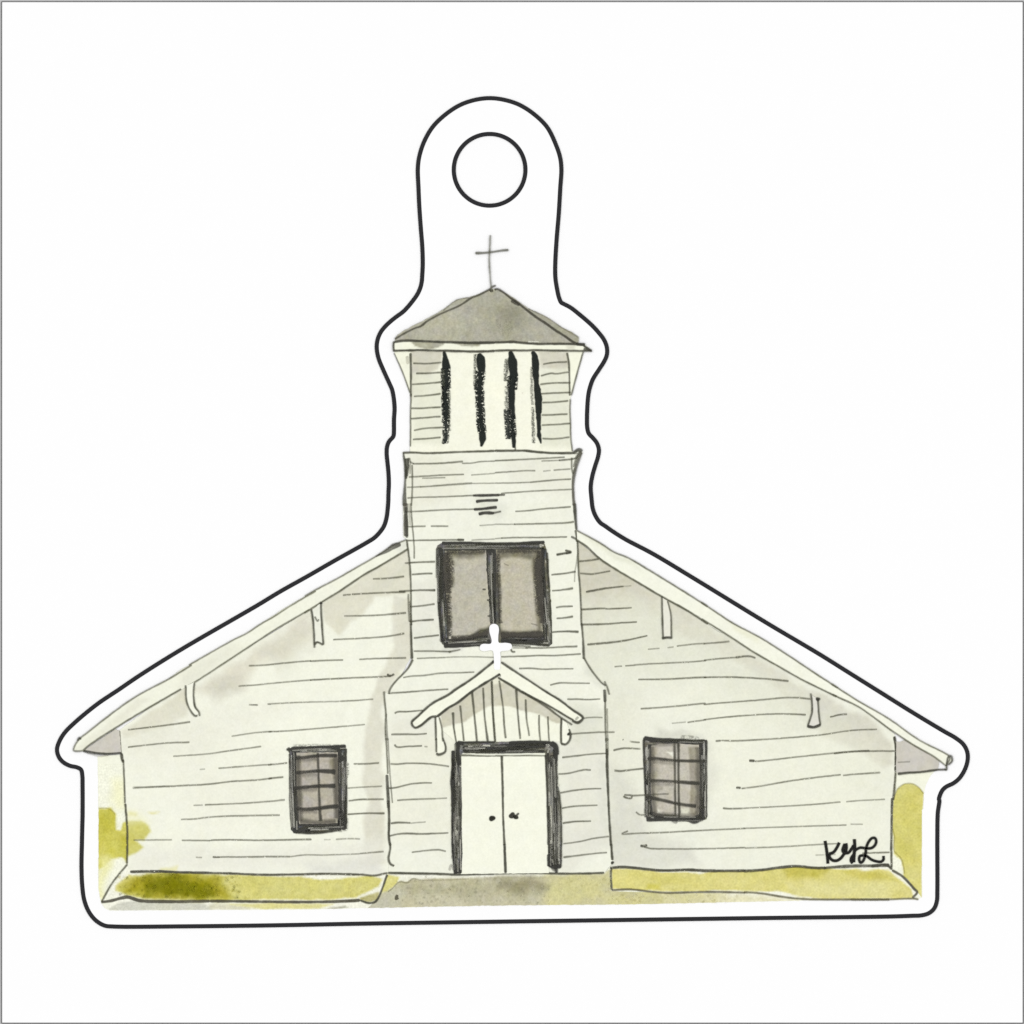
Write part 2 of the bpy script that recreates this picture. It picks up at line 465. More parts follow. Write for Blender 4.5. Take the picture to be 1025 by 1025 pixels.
# washes: left wing
wash('wing_left', OL((205, 540), (300, 480), (375, 430), (380, 500), (330, 530), (215, 560)), G_W, .95, 3, 3)
wash('wing_left', OL((205, 560), (350, 520), (300, 590), (205, 600)), (233, 231, 220), .7, 7, 4)
wash('wing_left', OL((395, 430), (560, 330), (690, 235), (706, 300), (640, 340), (560, 370), (520, 430), (450, 462), (412, 440)), (224, 219, 206), .95, 7, 6)
wash('wing_left', OL((430, 430), (500, 395), (510, 430), (450, 460)), (203, 199, 188), .55, 8, 5)
wash('wing_left', OL((722, 212), (845, 130), (945, 70), (950, 190), (905, 190), (860, 195), (830, 240), (770, 300), (735, 260)), (226, 222, 208), .95, 2.5, 4)
wash('wing_left', OL((905, 190), (955, 200), (955, 350), (905, 420), (880, 480), (880, 880), (835, 890), (828, 780), (842, 720), (825, 640), (832, 540), (850, 480), (862, 420), (905, 320)), (223, 219, 207), .88, 3, 4)
wash('wing_left', OL((240, 840), (500, 840), (880, 820), (880, 900), (240, 900)), (236, 236, 226), .7, 9, 5)
wash('wing_left', F1((700, 480), (1025, 440), (1160, 440), (1160, 540), (700, 540)), (222, 222, 216), .6, 6, 5)
# olive bleeding onto the wall from the shrub
wash('wing_left', E8((400, 205), (520, 195), (572, 235), (588, 280), (540, 320), (470, 320), (530, 370), (500, 395), (435, 425), (400, 420)), (208, 203, 108), .9, 2.2, 3, .12)
wash('wing_left', E8((420, 130), (520, 150), (560, 200), (430, 210)), (246, 245, 205), .7, 6, 4)
wash('wing_left', E8((440, 145), (490, 148), (488, 160), (440, 160)), (222, 216, 130), .55, 2.5, 3)
wash('wing_left', E8((560, 142), (640, 145), (630, 155), (580, 162)), (216, 208, 120), .55, 1.8, 3)
wash('wing_left', E8((650, 495), (760, 490), (760, 515), (640, 515)), (224, 216, 130), .5, 2, 4)
# right wing
wash('wing_right', OR((40, 40), (110, 90), (160, 130), (240, 190), (240, 235), (150, 230), (60, 250), (45, 250)), (209, 204, 190), .95, 4, 3)
wash('wing_right', OR((45, 210), (190, 190), (250, 220), (250, 300), (150, 330), (60, 330)), (224, 221, 208), .85, 12, 5)
wash('wing_right', OR((250, 195), (300, 205), (400, 285), (480, 335), (530, 365), (565, 395), (540, 420), (440, 345), (330, 300), (260, 260)), (216, 211, 198), .95, 6, 4)
wash('wing_right', OR((540, 385), (575, 405), (600, 410), (650, 425), (700, 465), (750, 475), (780, 510), (815, 545), (815, 600), (790, 605), (730, 565), (640, 520), (570, 470), (540, 430)), (217, 213, 201), .92, 3.5, 4)
wash('wing_right', OR((620, 440), (700, 470), (770, 520), (700, 520), (630, 500)), (208, 205, 197), .5, 6, 4)
wash('wing_right', OR((60, 330), (115, 400), (200, 420), (200, 780), (130, 850), (110, 600)), (232, 230, 218), .75, 18, 8)
wash('wing_right', OR((120, 600), (170, 640), (220, 760), (330, 800), (340, 850), (120, 850)), (222, 220, 212), .85, 8, 6)
wash('wing_right', OR((355, 540), (375, 540), (385, 620), (358, 700)), (226, 224, 216), .7, 4, 4)
wash('wing_right', OR((235, 505), (270, 520), (300, 512), (350, 535), (230, 535)), (205, 203, 192), .5, 4, 3)
wash('wing_right', OR((200, 340), (500, 380), (780, 560), (800, 830), (400, 840), (350, 500)), (242, 243, 226), .4, 20, 8)
wash('wing_right', OR((50, 200), (230, 195), (420, 300), (560, 400), (690, 520), (560, 500), (330, 380), (200, 400), (70, 420)), (229, 228, 216), .75, 26, 14)
wash('wing_right', OR((640, 560), (800, 600), (800, 700), (700, 680)), (234, 233, 220), .5, 24, 12)
wash('wing_left', OL((240, 560), (520, 460), (620, 470), (420, 620), (250, 640)), (237, 237, 225), .65, 26, 14)
wash('wing_left', OL((360, 640), (560, 600), (600, 760), (420, 800)), (240, 240, 227), .6, 24, 14)
wash('wing_left', OL((560, 330), (700, 260), (690, 330), (610, 400)), (214, 211, 198), .4, 9, 9)
wash('wing_left', OL((740, 220), (880, 140), (930, 110), (930, 180), (820, 200)), (216, 213, 200), .45, 6, 8)
# belfry
wash('belfry', B1((262, 600), (535, 600), (530, 700), (500, 770), (440, 800), (430, 850), (370, 900), (380, 960), (262, 1030)), (211, 206, 193), .95, 1.8, 2.5)
wash('belfry', B1((262, 800), (530, 780), (535, 1025), (540, 1400), (262, 1400)), (234, 233, 219), .85, 4, 3)
wash('belfry', B2((420, 610), (670, 610), (690, 760), (640, 790), (520, 770), (440, 760)), (211, 206, 193), .95, 2.2, 2.5)
wash('belfry', B2((430, 760), (690, 760), (690, 1020), (700, 1430), (440, 1430)), (231, 230, 217), .85, 4, 3)
wash('belfry', S5((560, 400), (700, 380), (700, 520), (560, 500)), (252, 252, 230), .5, 14, 4)
# tower
wash('tower', B3((200, 560), (420, 560), (700, 620), (720, 900), (300, 1020), (200, 1020)), (236, 236, 222), .75, 8, 5)
wash('tower', B4((100, 560), (330, 560), (700, 600), (700, 900), (520, 880), (80, 700)), (236, 236, 224), .75, 8, 6)
wash('tower', C5((820, 0), (1025, 0), (1080, 60), (1025, 140), (860, 130)), (229, 228, 219), .8, 6, 4)
wash('tower', C5((330, 640), (540, 640), (550, 1020), (330, 1020)), (234, 234, 224), .85, 7, 5)
wash('tower', C7((340, 60), (550, 60), (560, 250), (340, 300)), (229, 228, 220), .75, 7, 5)
wash('tower', C7((560, 215), (720, 215), (720, 245), (560, 260)), (200, 200, 196), .55, 3, 3)
wash('tower', C7((200, 740), (330, 760), (480, 850), (520, 1020), (160, 1020)), (236, 236, 224), .8, 8, 5)
wash('tower', D1((160, 0), (640, 100), (640, 900), (160, 900)), (238, 238, 223), .6, 12, 6)
wash('tower', C8((640, 640), (760, 660), (910, 700), (910, 1020), (650, 1020)), (226, 225, 215), .9, 7, 5)
wash('tower', D2((560, 150), (910, 0), (930, 800), (940, 900), (580, 1000)), (232, 232, 221), .85, 8, 6)
wash('tower', D2((860, 250), (915, 230), (935, 900), (880, 900)), (220, 219, 211), .6, 5, 4)
wash('tower', C8((740, 330), (905, 510), (880, 540), (740, 420)), (214, 213, 204), .5, 4, 3)
wash('tower', D4((530, 0), (870, 0), (880, 120), (600, 300), (530, 300)), (232, 232, 222), .8, 7, 5)
# tower roof
wash('tower_roof', B2((90, 270), (170, 230), (250, 270), (230, 380), (120, 400)), (118, 115, 100), .85, 8, 5)
wash('tower_roof', B1((880, 250), (1025, 200), (1250, 300), (1250, 540), (950, 540)), (168, 164, 147), .7, 10, 6)
wash('tower_roof', B1((300, 380), (600, 220), (800, 330), (700, 520), (330, 510)), (189, 185, 168), .7, 10, 6)
wash('tower_roof', B1((130, 505), (655, 170), (760, 150), (250, 440)), (176, 174, 158), .6, 1, 1)
wash('tower_roof', B2((330, 245), (760, 480), (760, 550), (720, 530), (560, 430)), (166, 163, 147), .8, 1.2, 1)
wash('eave', B1((268, 525), (300, 560), (350, 580), (420, 590), (490, 580), (540, 555), (560, 525)), (178, 174, 158), .95, .8, .8, .15)
wash('eave', B1((620, 535), (700, 562), (780, 573), (850, 568), (860, 548), (1025, 542), (1025, 520), (620, 520)), (178, 174, 158), .95, .8, .8, .15)
wash('eave', B2((640, 560), (730, 560), (720, 600), (660, 600)), (213, 210, 196), .7, 2, 2)
# soffits, barge boards
wash('barge', E5((210, 590), (480, 370), (620, 250), (700, 250), (480, 440), (280, 590)), (233, 233, 219), .8, 3, 2)
wash('barge', E6((0, 740), (330, 530), (420, 560), (200, 720), (0, 830)), (232, 230, 219), .7, 6, 4)
wash('barge', E7((830, 185), (920, 145), (940, 200), (880, 240)), (222, 221, 214), .7, 3, 2)
wash('barge', F5((120, 80), (330, 190), (430, 250), (520, 330), (400, 270), (200, 150)), (228, 227, 212), .75, 3, 3)
wash('barge', F6((250, 270), (450, 375), (440, 400), (300, 330)), (232, 231, 200), .6, 4, 3)
# porch gable
wash('gable', C7((560, 860), (670, 830), (750, 810), (850, 730), (950, 682), (1025, 675), (1105, 680), (1180, 715), (1270, 722), (1340, 745), (1420, 800), (1480, 820), (1600, 800), (1100, 400), (900, 420), (560, 740)), (207, 202, 187), .92, .9, 1.6, .06)
wash('gable', C7((960, 470), (1025, 430), (1080, 470), (1070, 500), (975, 510)), (243, 243, 224), .8, 1.5, 1)
# lawn on the left
wash('lawn_left', L7((165, 170), (250, 95), (330, 108), (360, 88), (560, 85), (740, 98), (1000, 100), (1300, 112), (1480, 128), (1800, 105), (1880, 130), (1850, 170), (1790, 200), (1700, 245), (1000, 262), (340, 255), (260, 232), (160, 205)), (215, 209, 125), .97, 1.4, 2.0, .12)
wash('lawn_left', L7((200, 175), (300, 110), (560, 88), (800, 100), (850, 120), (870, 170), (890, 230), (860, 255), (340, 250), (230, 210)), (166, 158, 42), .88, 6, 8)
wash('lawn_left', L7((330, 150), (440, 110), (640, 130), (800, 160), (800, 230), (520, 235), (340, 215)), (112, 113, 12), .75, 6, 9, 0, .12)
wash('lawn_left', L7((110, 330), (180, 275), (260, 262), (420, 270), (620, 275), (740, 290), (800, 330)), (212, 210, 199), .95, 1.2, 1.5, .08)
wash('lawn_left', F1((60, 735), (130, 730), (330, 748), (330, 770), (60, 770)), (214, 209, 186), .8, 1.2, 1.5)
wash('lawn_left', F1((170, 735), (420, 728), (860, 732), (760, 765), (420, 770), (330, 755)), (223, 217, 144), .9, 1.5, 1.8)
wash('lawn_left', F1((800, 760), (930, 745), (950, 755), (860, 768)), (150, 148, 132), .7, .8, 1)
wash('lawn_left', D3((0, 500), (140, 460), (140, 520), (60, 540), (0, 520)), (176, 170, 112), .8, 1.2, 1.2, .1)
wash('lawn_left', L7((80, 270), (140, 245), (130, 275), (95, 285)), (245, 244, 226), .8, 2, 1)
# path
wash('path', D3((50, 575), (140, 470), (215, 450), (250, 425), (275, 390), (300, 380), (340, 388), (390, 360), (440, 368), (700, 360), (1025, 345), (1300, 345), (1450, 340), (1800, 325), (1830, 300), (1850, 440), (2600, 480), (2600, 600), (50, 600)), (198, 194, 164), .97, 1.1, 1.6, .14)
wash('path', D3((200, 330), (290, 345), (270, 395), (240, 425), (205, 450), (150, 460)), (219, 212, 128), .9, 1.2, 1.2, .1)
wash('path', D3((300, 400), (700, 370), (1100, 370), (1350, 380), (1300, 470), (900, 500), (300, 470)), (168, 164, 132), .5, 8, 9)
wash('path', D4((40, 360), (250, 350), (420, 380), (400, 440), (180, 460), (60, 430)), (132, 127, 95), .5, 7, 9)
wash('path', D3((50, 575), (140, 500), (280, 420), (330, 470), (300, 575)), (196, 193, 178), .75, 5, 3)
wash('path', D4((420, 330), (860, 320), (890, 300), (890, 450), (1030, 440), (1700, 440), (1700, 580), (420, 580)), (216, 211, 150), .85, 11, 9)
wash('path', G1((400, 680), (780, 665), (1300, 690), (1300, 740), (420, 740)), (226, 221, 178), .75, 6, 5)
# lawn on the right
wash('lawn_right', G1((70, 515), (180, 505), (400, 530), (560, 525), (640, 545), (700, 528), (790, 515), (840, 485), (900, 478), (960, 500), (1150, 505), (1260, 488), (1400, 500), (1480, 500), (1560, 515), (1600, 510), (1640, 508), (1700, 520), (1790, 510), (1850, 520), (2000, 640), (2010, 700), (1400, 700), (1150, 650), (700, 650), (420, 655), (80, 640)), (222, 214, 133), .97, 1.2, 1.5, .12)
wash('lawn_right', G1((800, 515), (840, 485), (900, 478), (960, 500), (1000, 512)), (198, 188, 76), .8, 1, 1)
wash('lawn_right', G1((1180, 510), (1260, 488), (1400, 500), (1480, 505), (1400, 560), (1200, 560)), (196, 187, 84), .7, 3, 3)
wash('lawn_right', G1((1560, 520), (1800, 515), (1900, 570), (1700, 580)), (198, 188, 84), .6, 4, 4)
wash('lawn_right', G1((200, 550), (500, 540), (620, 560), (400, 600)), (206, 198, 108), .5, 4, 4)
wash('lawn_right', G1((310, 615), (390, 610), (390, 640), (310, 640)), (196, 188, 66), .55, 2.5, 3)
wash('lawn_right', G1((1150, 600), (1900, 600), (1850, 690), (1250, 690)), (229, 224, 163), .6, 5, 5)
# shrubs
wash('shrub_left', E8((240, 125), (320, 122), (352, 152), (352, 262), (385, 268), (400, 215), (440, 200), (440, 480), (400, 430), (330, 440), (290, 480), (240, 520)), (209, 203, 96), .95, 1.5, 2, .14)
wash('shrub_left', E8((240, 130), (330, 130), (345, 230), (300, 280), (240, 270)), (186, 180, 60), .55, 5, 5)
wash('shrub_left', E8((370, 285), (430, 270), (430, 420), (390, 390)), (186, 180, 62), .55, 4, 4)
wash('shrub_left', E8((240, 440), (300, 420), (340, 440), (290, 600), (270, 720), (240, 720)), (238, 236, 172), .8, 6, 5)
wash('shrub_left', E8((340, -60), (420, -60), (420, 120), (360, 130), (330, 40)), (246, 245, 200), .75, 7, 4)
wash('shrub_right', F7((470, 1030), (468, 965), (500, 890), (545, 858), (600, 858), (640, 885), (668, 920), (665, 1020), (660, 1100), (655, 1600), (655, 1590), (540, 1460), (525, 1350), (480, 1310), (478, 1250), (480, 1200), (462, 1160), (470, 1100)), (217, 210, 124), .97, 1.0, 1.2, .10)
wash('shrub_right', F7((500, 950), (640, 900), (640, 1200), (520, 1160)), (210, 203, 108), .5, 6, 5)
wash('shrub_right', G3((485, 300), (560, 300), (600, 420), (560, 470), (530, 420)), (208, 201, 106), .6, 5, 4)
wash('shrub_right', G3((560, 480), (650, 460), (650, 690), (600, 620)), (219, 213, 140), .5, 6, 4)
# glass
wash('tower_pane', W1((100, 110), (440, 110), (440, 170), (170, 180), (190, 400), (150, 450), (160, 700), (120, 820), (100, 820)), (128, 122, 108), .9, 3, 2.5)
wash('tower_pane', W1((230, 840), (330, 790), (400, 740), (480, 720), (480, 860), (230, 860)), (62, 60, 54), .92, 2.5, 2)
wash('tower_pane', W1((520, 110), (890, 110), (890, 800), (860, 760), (830, 450), (805, 200), (640, 175), (560, 195), (545, 300), (560, 440), (555, 600), (570, 760), (520, 760)), (126, 120, 106), .92, 2.2, 2)
wash('tower_pane', W1((540, 750), (640, 775), (860, 760), (900, 800), (540, 850)), (84, 80, 72), .9, 3, 2)
wash('right_pane', WR((545, 170), (660, 170), (665, 870), (560, 870), (575, 700), (570, 500), (560, 300)), (158, 150, 137), .85, 1.2, 1.5, .1)
wash('right_pane', WR((160, 180), (240, 190), (220, 270), (250, 430), (220, 520), (300, 600), (230, 640), (240, 740), (220, 850), (160, 860)), (164, 157, 143), .8, 2, 2)
wash('right_pane', WR((330, 230), (400, 230), (400, 285)), (240, 240, 228), .9, .8, .5)
wash('right_pane', WR((470, 800), (560, 810), (560, 880), (470, 880)), (228, 226, 212), .7, 2, 1.5)
wash('right_pane', WR((230, 800), (270, 860), (230, 870)), (238, 238, 226), .8, 1.2, 1)
wash('left_pane', F4((200, 220), (240, 250), (230, 300), (240, 380), (230, 450), (260, 520), (250, 600), (200, 620)), (134, 129, 117), .8, 2.2, 1.5)
wash('left_pane', F4((470, 225), (540, 220), (545, 700), (520, 720), (510, 500), (520, 400), (480, 300)), (134, 127, 115), .8, 2.2, 1.5)
wash('left_pane', F4((230, 690), (380, 715), (530, 700), (530, 740), (230, 740)), (150, 144, 131), .8, 2, 1.5)
wash('left_pane', F4((210, 180), (370, 175), (370, 205), (210, 215)), (176, 170, 156), .8, 1.5, 1)
# ------------------------------------------------------------------ grounds
def top(name, b, mats, origin, label=None, cat=None, kind=None):
    o = b.link(name, mats, None, origin)
    if label: o['label'] = label
    if cat: o['category'] = cat
    if kind: o['kind'] = kind
    return o
FM = [WASH, INK]; FR = [ROUGHWASH, INK]
BACK = (247, 248, 228)

# cream paper the painting was cut from, glued to the tag
b = Build()
b.fill(E5((368, 620), (600, 600)) + [(890, 760), (890, 772)] + F7((740, 775), (710, 810), (685, 860), (668, 920), (658, 1030)) + G3((655, 500), (655, 692), (630, 706))
       + G2((450, 712), (0, 722)) + D4((1025, 548), (0, 557)) + D3((60, 575), (0, 575)) + F1((760, 768), (0, 772)) + E8((320, 776), (285, 760), (262, 725), (246, 640), (245, 100)),
       BACK, ZP + .18, 'backing', 4, .18)
b.link('cream_paper', FM, tag, TO)

ZG = ZP + .40; ZG2 = ZG + .05
b = Build()
b.fill(E8((262, 728), (431, 484), (450, 527), (800, 531)) + F1((0, 533), (400, 545), (800, 540), (1025, 545)) + D3((100, 337), (203, 318), (140, 500), (60, 574), (0, 574)) + F1((760, 767), (0, 771)) + E8((320, 775), (285, 757)),
       (247, 247, 230), ZG, 'lawn_left', 1.6)
b.ink(E8((262, 722), (330, 712), (430, 690), (510, 712), (700, 718), (1025, 714)), [1.8, 2.6, 2.9, 2.9, 2.7, 2.6], .78, (78, 75, 64), ZG, .35)
b.ink(F1((0, 714), (300, 717), (600, 721), (860, 718), (1025, 710)), [2.6, 2.3, 2.3, 2.5, 2.8], .78, (78, 75, 60), ZG, .35)
for k in range(260):
    x = random.uniform(118, 238) if k < 230 else random.uniform(238, 380); y = random.uniform(875.5, 899)
    b.ink([(x, y), (x + random.uniform(.8, 4), y + random.uniform(-2, 2))], random.uniform(1.2, 2.6), random.uniform(.06, .22), random.choice([(84, 88, 8), (96, 94, 10), (186, 176, 50)]) if x < 238 else random.choice([(184, 176, 76), (232, 226, 160)]), ZG, .2, soft=.9)
b.ink(D3((0, 518), (60, 538), (110, 530), (140, 490), (200, 330)), 1.8, .8, INKC, ZG, .3)
b.ink(E8((640, 545), (760, 545)), 1.5, .25, (110, 105, 20), ZG)
top('lawn', b, FR, px(240, 890, ZG), kind='structure')

b = Build()
b.fill(D3((60, 575), (141, 500), (204, 319), (700, 329)) + D4((0, 322), (500, 322), (838, 318), (885, 288), (890, 447)) + G1((80, 652), (400, 662), (1025, 667)) + G2((200, 667), (330, 687), (450, 707), (450, 712), (0, 722)) + D4((1025, 548), (0, 557)),
       (247, 247, 231), ZG2, 'path', 1.6)
for k in range(420):
    x = random.uniform(392, 640) if k < 340 else random.uniform(612, 740); y = random.uniform(877, 905) if x < 612 else random.uniform(895, 903)
    dk = random.random() < .6
    b.ink([(x, y), (x + random.uniform(.6, 3.2), y + random.uniform(-1.6, 1.6))], random.uniform(1.2, 2.6), random.uniform(.04, .15), ((104, 100, 72) if x < 560 else (160, 148, 70)) if dk else (232, 228, 206), ZG2, .2, soft=.9)
b.ink(D3((275, 478), (268, 500), (272, 515)), [2.6, 3.6], .75, (80, 76, 58), ZG2, .3)
b.ink(D3((205, 455), (240, 430), (275, 392), (300, 383), (345, 390), (392, 360), (440, 370), (560, 372), (800, 360)), .9, [.5, .55, .5, .3, .2], (100, 96, 70), ZG2, .5)
top('path', b, FR, px(500, 890, ZG), kind='structure')

b = Build()
b.fill(G1((72, 495), (200, 495), (400, 520), (790, 520), (840, 487), (900, 480), (960, 502), (1180, 500), (1260, 490), (1400, 500), (1600, 495)) + G3((200, 495), (440, 487), (465, 517), (560, 572), (625, 657), (597, 695), (632, 704), (300, 708)) + G2((480, 702), (330, 686), (200, 666)) + G1((1025, 666), (700, 656), (420, 661), (200, 641), (76, 646)),
       (248, 248, 231), ZG, 'lawn_right', 1.6)
b.ink(G1((74, 500), (72, 560), (78, 645)), 1.6, .8, INKC, ZG)
b.ink(G1((78, 645), (200, 640), (330, 655), (430, 662), (700, 656), (1025, 664)), 1.8, .72, (84, 78, 62), ZG)
b.ink(G2((0, 655), (200, 665), (330, 686), (480, 702), (800, 705), (1025, 705)), 1.8, .75, (92, 88, 66), ZG)
b.ink(G3((200, 706), (400, 706), (600, 699), (635, 704)), 1.7, .75, (92, 88, 66), ZG)
b.ink(G3((465, 517), (530, 556), (610, 640), (626, 658), (595, 695)), 2.0, .82, (74, 72, 60), ZG)
b.ink(G1((800, 512), (840, 486), (900, 478), (945, 497)), 1.0, .5, (120, 112, 20), ZG)
b.ink(G2((380, 497), (500, 484), (620, 502)), 1.2, .45, (120, 112, 20), ZG)
top('lawn', b, FR, px(760, 885, ZG), kind='structure')

b = Build()
b.fill(E8((246, -160), (405, -160), (412, 0), (428, 250), (430, 482), (330, 600), (264, 720), (246, 640)), BACK, ZG, 'shrub_left', 1.6)
b.ink(E8((245, 120), (300, 120), (335, 138), (352, 160)), 1.0, .35, (130, 124, 30), ZG)
top('shrub', b, FR, px(112, 870, ZG), 'olive green painted shrub fading to pale yellow at left wall corner', 'shrub')
b = Build()
b.fill(F7((472, 1030), (470, 962), (500, 892), (545, 860), (600, 860), (640, 887), (668, 922), (664, 1020)) + G3((655, 130), (655, 692), (628, 655), (560, 570), (466, 515), (468, 300), (470, 140)), BACK, ZG, 'shrub_right', 1.6)
b.ink(G3((470, 250), (480, 300), (478, 390), (520, 440), (540, 500), (545, 540)), .9, .4, (130, 122, 50), ZG)
b.ink(F7((472, 960), (500, 893), (545, 861), (600, 861), (640, 887), (667, 922)), .9, .5, (138, 130, 50), ZG)
top('shrub', b, FR, px(908, 890, ZG), 'yellow olive rounded painted shrub under the right roof end', 'shrub')

# ------------------------------------------------------------------ the church
church = empty('church', px(498, 873, ZP), 'white clapboard church with square belfry and cross, painted in watercolour on the tag', 'church')
CO = church.location[:]
def part(name, b, parent=church, mats=FM, label=None):
    o = b.link(name, mats, parent, CO if parent is church else CO)
    if label: o['label'] = label
    return o

# --- left wing
Z = ZP + .62
b = Build()
b.fill(E5((508, 452), (720, 297), (930, 175)) + E6((330, 630), (830, 322)) + E7((310, 602), (620, 402), (935, 216), (1000, 216), (1000, 900), (960, 1000)) + C7((170, 585), (130, 800), (150, 1020)) + D3((222, 140), (215, 240), (206, 317), (100, 337)) + F1((1025, 545), (800, 540), (400, 545), (0, 533)) + E8((620, 525), (450, 527), (431, 482), (428, 250), (410, 0)) + E5((545, 1000), (535, 700), (520, 600)),
       CREAM, Z, 'wing_left', 1.7)
def lines(b, z, specs):
    for pts, w, a in specs:
        b.ink(pts, w, a, (70, 69, 58), z, .5)
lines(b, Z, [
    (E5((508, 455), (518, 590), (522, 610)), 1.3, .8), (E5((520, 600), (526, 640), (534, 660)), [2.6, 1.8], .8),
    (E5((533, 640), (540, 800), (546, 1010)), 1.5, .85),
    (E8((410, 0), (420, 120), (430, 250), (430, 380), (428, 475)), 1.8, .85), (E8((432, 478), (380, 540), (330, 605), (265, 720)), 1.6, .85),
    (E8((448, 527), (620, 525), (800, 531), (1025, 535)), 2.2, .86), (F1((0, 533), (200, 538), (400, 546), (600, 544), (800, 540), (1025, 545)), 1.9, .88),
    (D3((0, 328), (100, 337), (203, 318)), 1.7, .85),
    (E7((680, 433), (800, 428), (910, 415)), [1.0, 1.2, 1.7], .75), (E7((460, 553), (520, 548)), 1.1, .7), (E7((525, 546), (700, 537), (920, 528)), [1.1, 1.2, 1.7], .75),
    (E7((470, 705), (700, 700), (925, 682)), [1.0, 1.2, 1.7], .7), (E7((390, 878), (600, 868), (780, 855), (912, 833)), [1, 1.1, 1.2, 1.8], .7),
    (E7((580, 1023), (700, 1017), (925, 1012)), [1, 1.1, 1.4], .7),
    (E6((440, 680), (560, 674), (640, 665), (860, 647), (1025, 648)), 1.1, .68), (E6((375, 810), (480, 803), (560, 795), (850, 770), (1025, 763)), 1.0, .6),
    (E6((440, 930), (500, 932)), .9, .5), (E6((560, 925), (750, 915), (1024, 908)), .9, .55),
    (F3((366, 84), (480, 79), (610, 75)), 1.1, .68),
    (F3((366, 224), (400, 220)), 1.1, .7), (F3((390, 221), (640, 208), (960, 195)), 1.2, .75), (F3((930, 180), (955, 190), (985, 180)), 1.9, .8),
    (F3((586, 378), (700, 372), (830, 362)), 1.0, .6),
    (F3((0, 605), (200, 595), (450, 575), (640, 560)), 1.0, .65), (F3((640, 560), (770, 548)), .9, .6),
    (F4((660, 270), (760, 270), (862, 262)), [1.1, 1.5], .75), (F4((612, 462), (760, 452), (885, 447)), 1.0, .6), (F4((620, 562), (700, 552), (898, 549)), [1.0, 1.3, 1.6], .75),
    (F4((612, 668), (760, 660), (905, 661)), [1.2, 1.2, 1.9], .8),
    (F4((520, 866), (620, 860), (712, 863)), 1.0, .55), (F4((425, 868), (480, 867)), .7, .3),
    (F4((710, 978), (800, 970), (898, 962)), [1, 1, 1.3], .64),
    (F2((50, 385), (250, 362), (450, 335)), [.9, 1.1, 1.6], .7), (F2((50, 497), (180, 482), (300, 470), (445, 465)), [1.0, 1.1, 1.4], .7),
    (F2((340, 555), (560, 540), (700, 520), (905, 492)), [.8, 1, 1, 1.2], .6), (F2((715, 427), (860, 405), (1025, 393)), 1.0, .6),
    (F2((835, 226), (880, 225)), .8, .5), (F2((950, 222), (1025, 220)), .9, .5), (F2((510, 640), (545, 637)), .7, .4),
    (F2((630, 632), (860, 615), (1025, 603)), 1.0, .62), (F3((0, 852), (100, 840), (200, 830)), 1.1, .68),
    (F2((80, 757), (250, 750), (360, 746)), [1.6, 1.2], .75), (F2((360, 745), (560, 735), (700, 718), (900, 705), (1025, 688)), 1.2, .72), (F3((0, 955), (100, 940), (172, 933)), [1.1, 1.6], .75),
    (F2((470, 870), (530, 868)), .9, .5), (F1((30, 98), (270, 88), (450, 75), (545, 65)), [.9, 1, 1.1, 1.5], .66),
    (F2((390, 960), (470, 958)), 1.0, .6), (F2((470, 958), (600, 943), (1024, 932)), [1.1, 1.1, 1.5], .68),
    (E8((470, 324), (720, 322)), .9, .55), (E8((780, 325), (1025, 328)), 1.1, .62), (F1((0, 328), (140, 322), (400, 325), (600, 321), (715, 319)), [1, 1.1, 1.2, 1.4, 1.8], .75),
    (F1((80, 432), (300, 432), (450, 430), (580, 430)), [1.0, 1.2, 1.5, 1.4], .74), (F1((580, 430), (680, 418), (760, 420), (1025, 412)), .9, .55),
    (E8((870, 434), (910, 436)), .9, .5), (E8((980, 435), (1025, 434)), .9, .45),
])
part('wing_wall', b)
Zs = Z + .3
# --- soffit and barge board, left
b = Build()
b.fill(E5((275, 586), (380, 515), (480, 446), (508, 455), (519, 600), (400, 605)), (207, 203, 191), Zs, 'soffit', 1.6)
b.ink(E5((275, 585), (320, 594), (400, 604), (470, 603), (522, 598)), [1.8, 2.6, 2.2, 1.9], .78, INKC, Zs)
b.ink(E5((300, 600), (380, 618), (440, 612)), 1.6, .3, (150, 146, 130), Zs)
part('soffit', b)
b = Build()
b.fill(E7((925, 146), (830, 186), (700, 270), (560, 350), (430, 425), (250, 520), (0, 668)) + E6((520, 410), (430, 470), (330, 520), (0, 708)) + E5((830, 120), (600, 245), (420, 375), (300, 470), (255, 505), (220, 550), (215, 580), (275, 586), (300, 560), (480, 440), (720, 295), (900, 190)) + E6((0, 838), (110, 775), (340, 625), (560, 480), (830, 320)) + E7((0, 790), (310, 600), (450, 515), (620, 400), (937, 215)),
       (245, 246, 228), Z + .5, 'barge', 1.8)
zb = Z + .5
b.ink(E7((925, 146), (830, 186), (700, 270), (560, 350), (430, 425), (250, 520), (0, 668)), 1.4, .75, (80, 80, 66), zb)
b.ink(E7((700, 268), (780, 232), (830, 196), (885, 178)), [1.0, 2.6, 5.5, 3.5], .62, (70, 68, 60), zb, .4)
b.ink(E6((870, 200), (700, 300), (600, 365), (520, 410), (430, 470), (330, 520), (0, 708)), 1.3, .75, (80, 80, 64), zb)
b.ink(E5((1025, 0), (830, 120), (600, 245), (420, 375), (300, 470), (255, 505), (222, 550), (215, 582), (275, 586)), 1.5, .75, (84, 84, 70), zb)
b.ink(E5((238, 520), (252, 500), (262, 512)), 1.8, .75, INKC, zb)
b.ink(E7((937, 215), (880, 250), (720, 345), (620, 400), (560, 440), (450, 515), (310, 600)), 1.7, .82, (76, 76, 62), zb)
b.ink(E7((310, 600), (160, 695), (20, 785), (0, 797)), 1.5, .8, (76, 76, 62), zb)
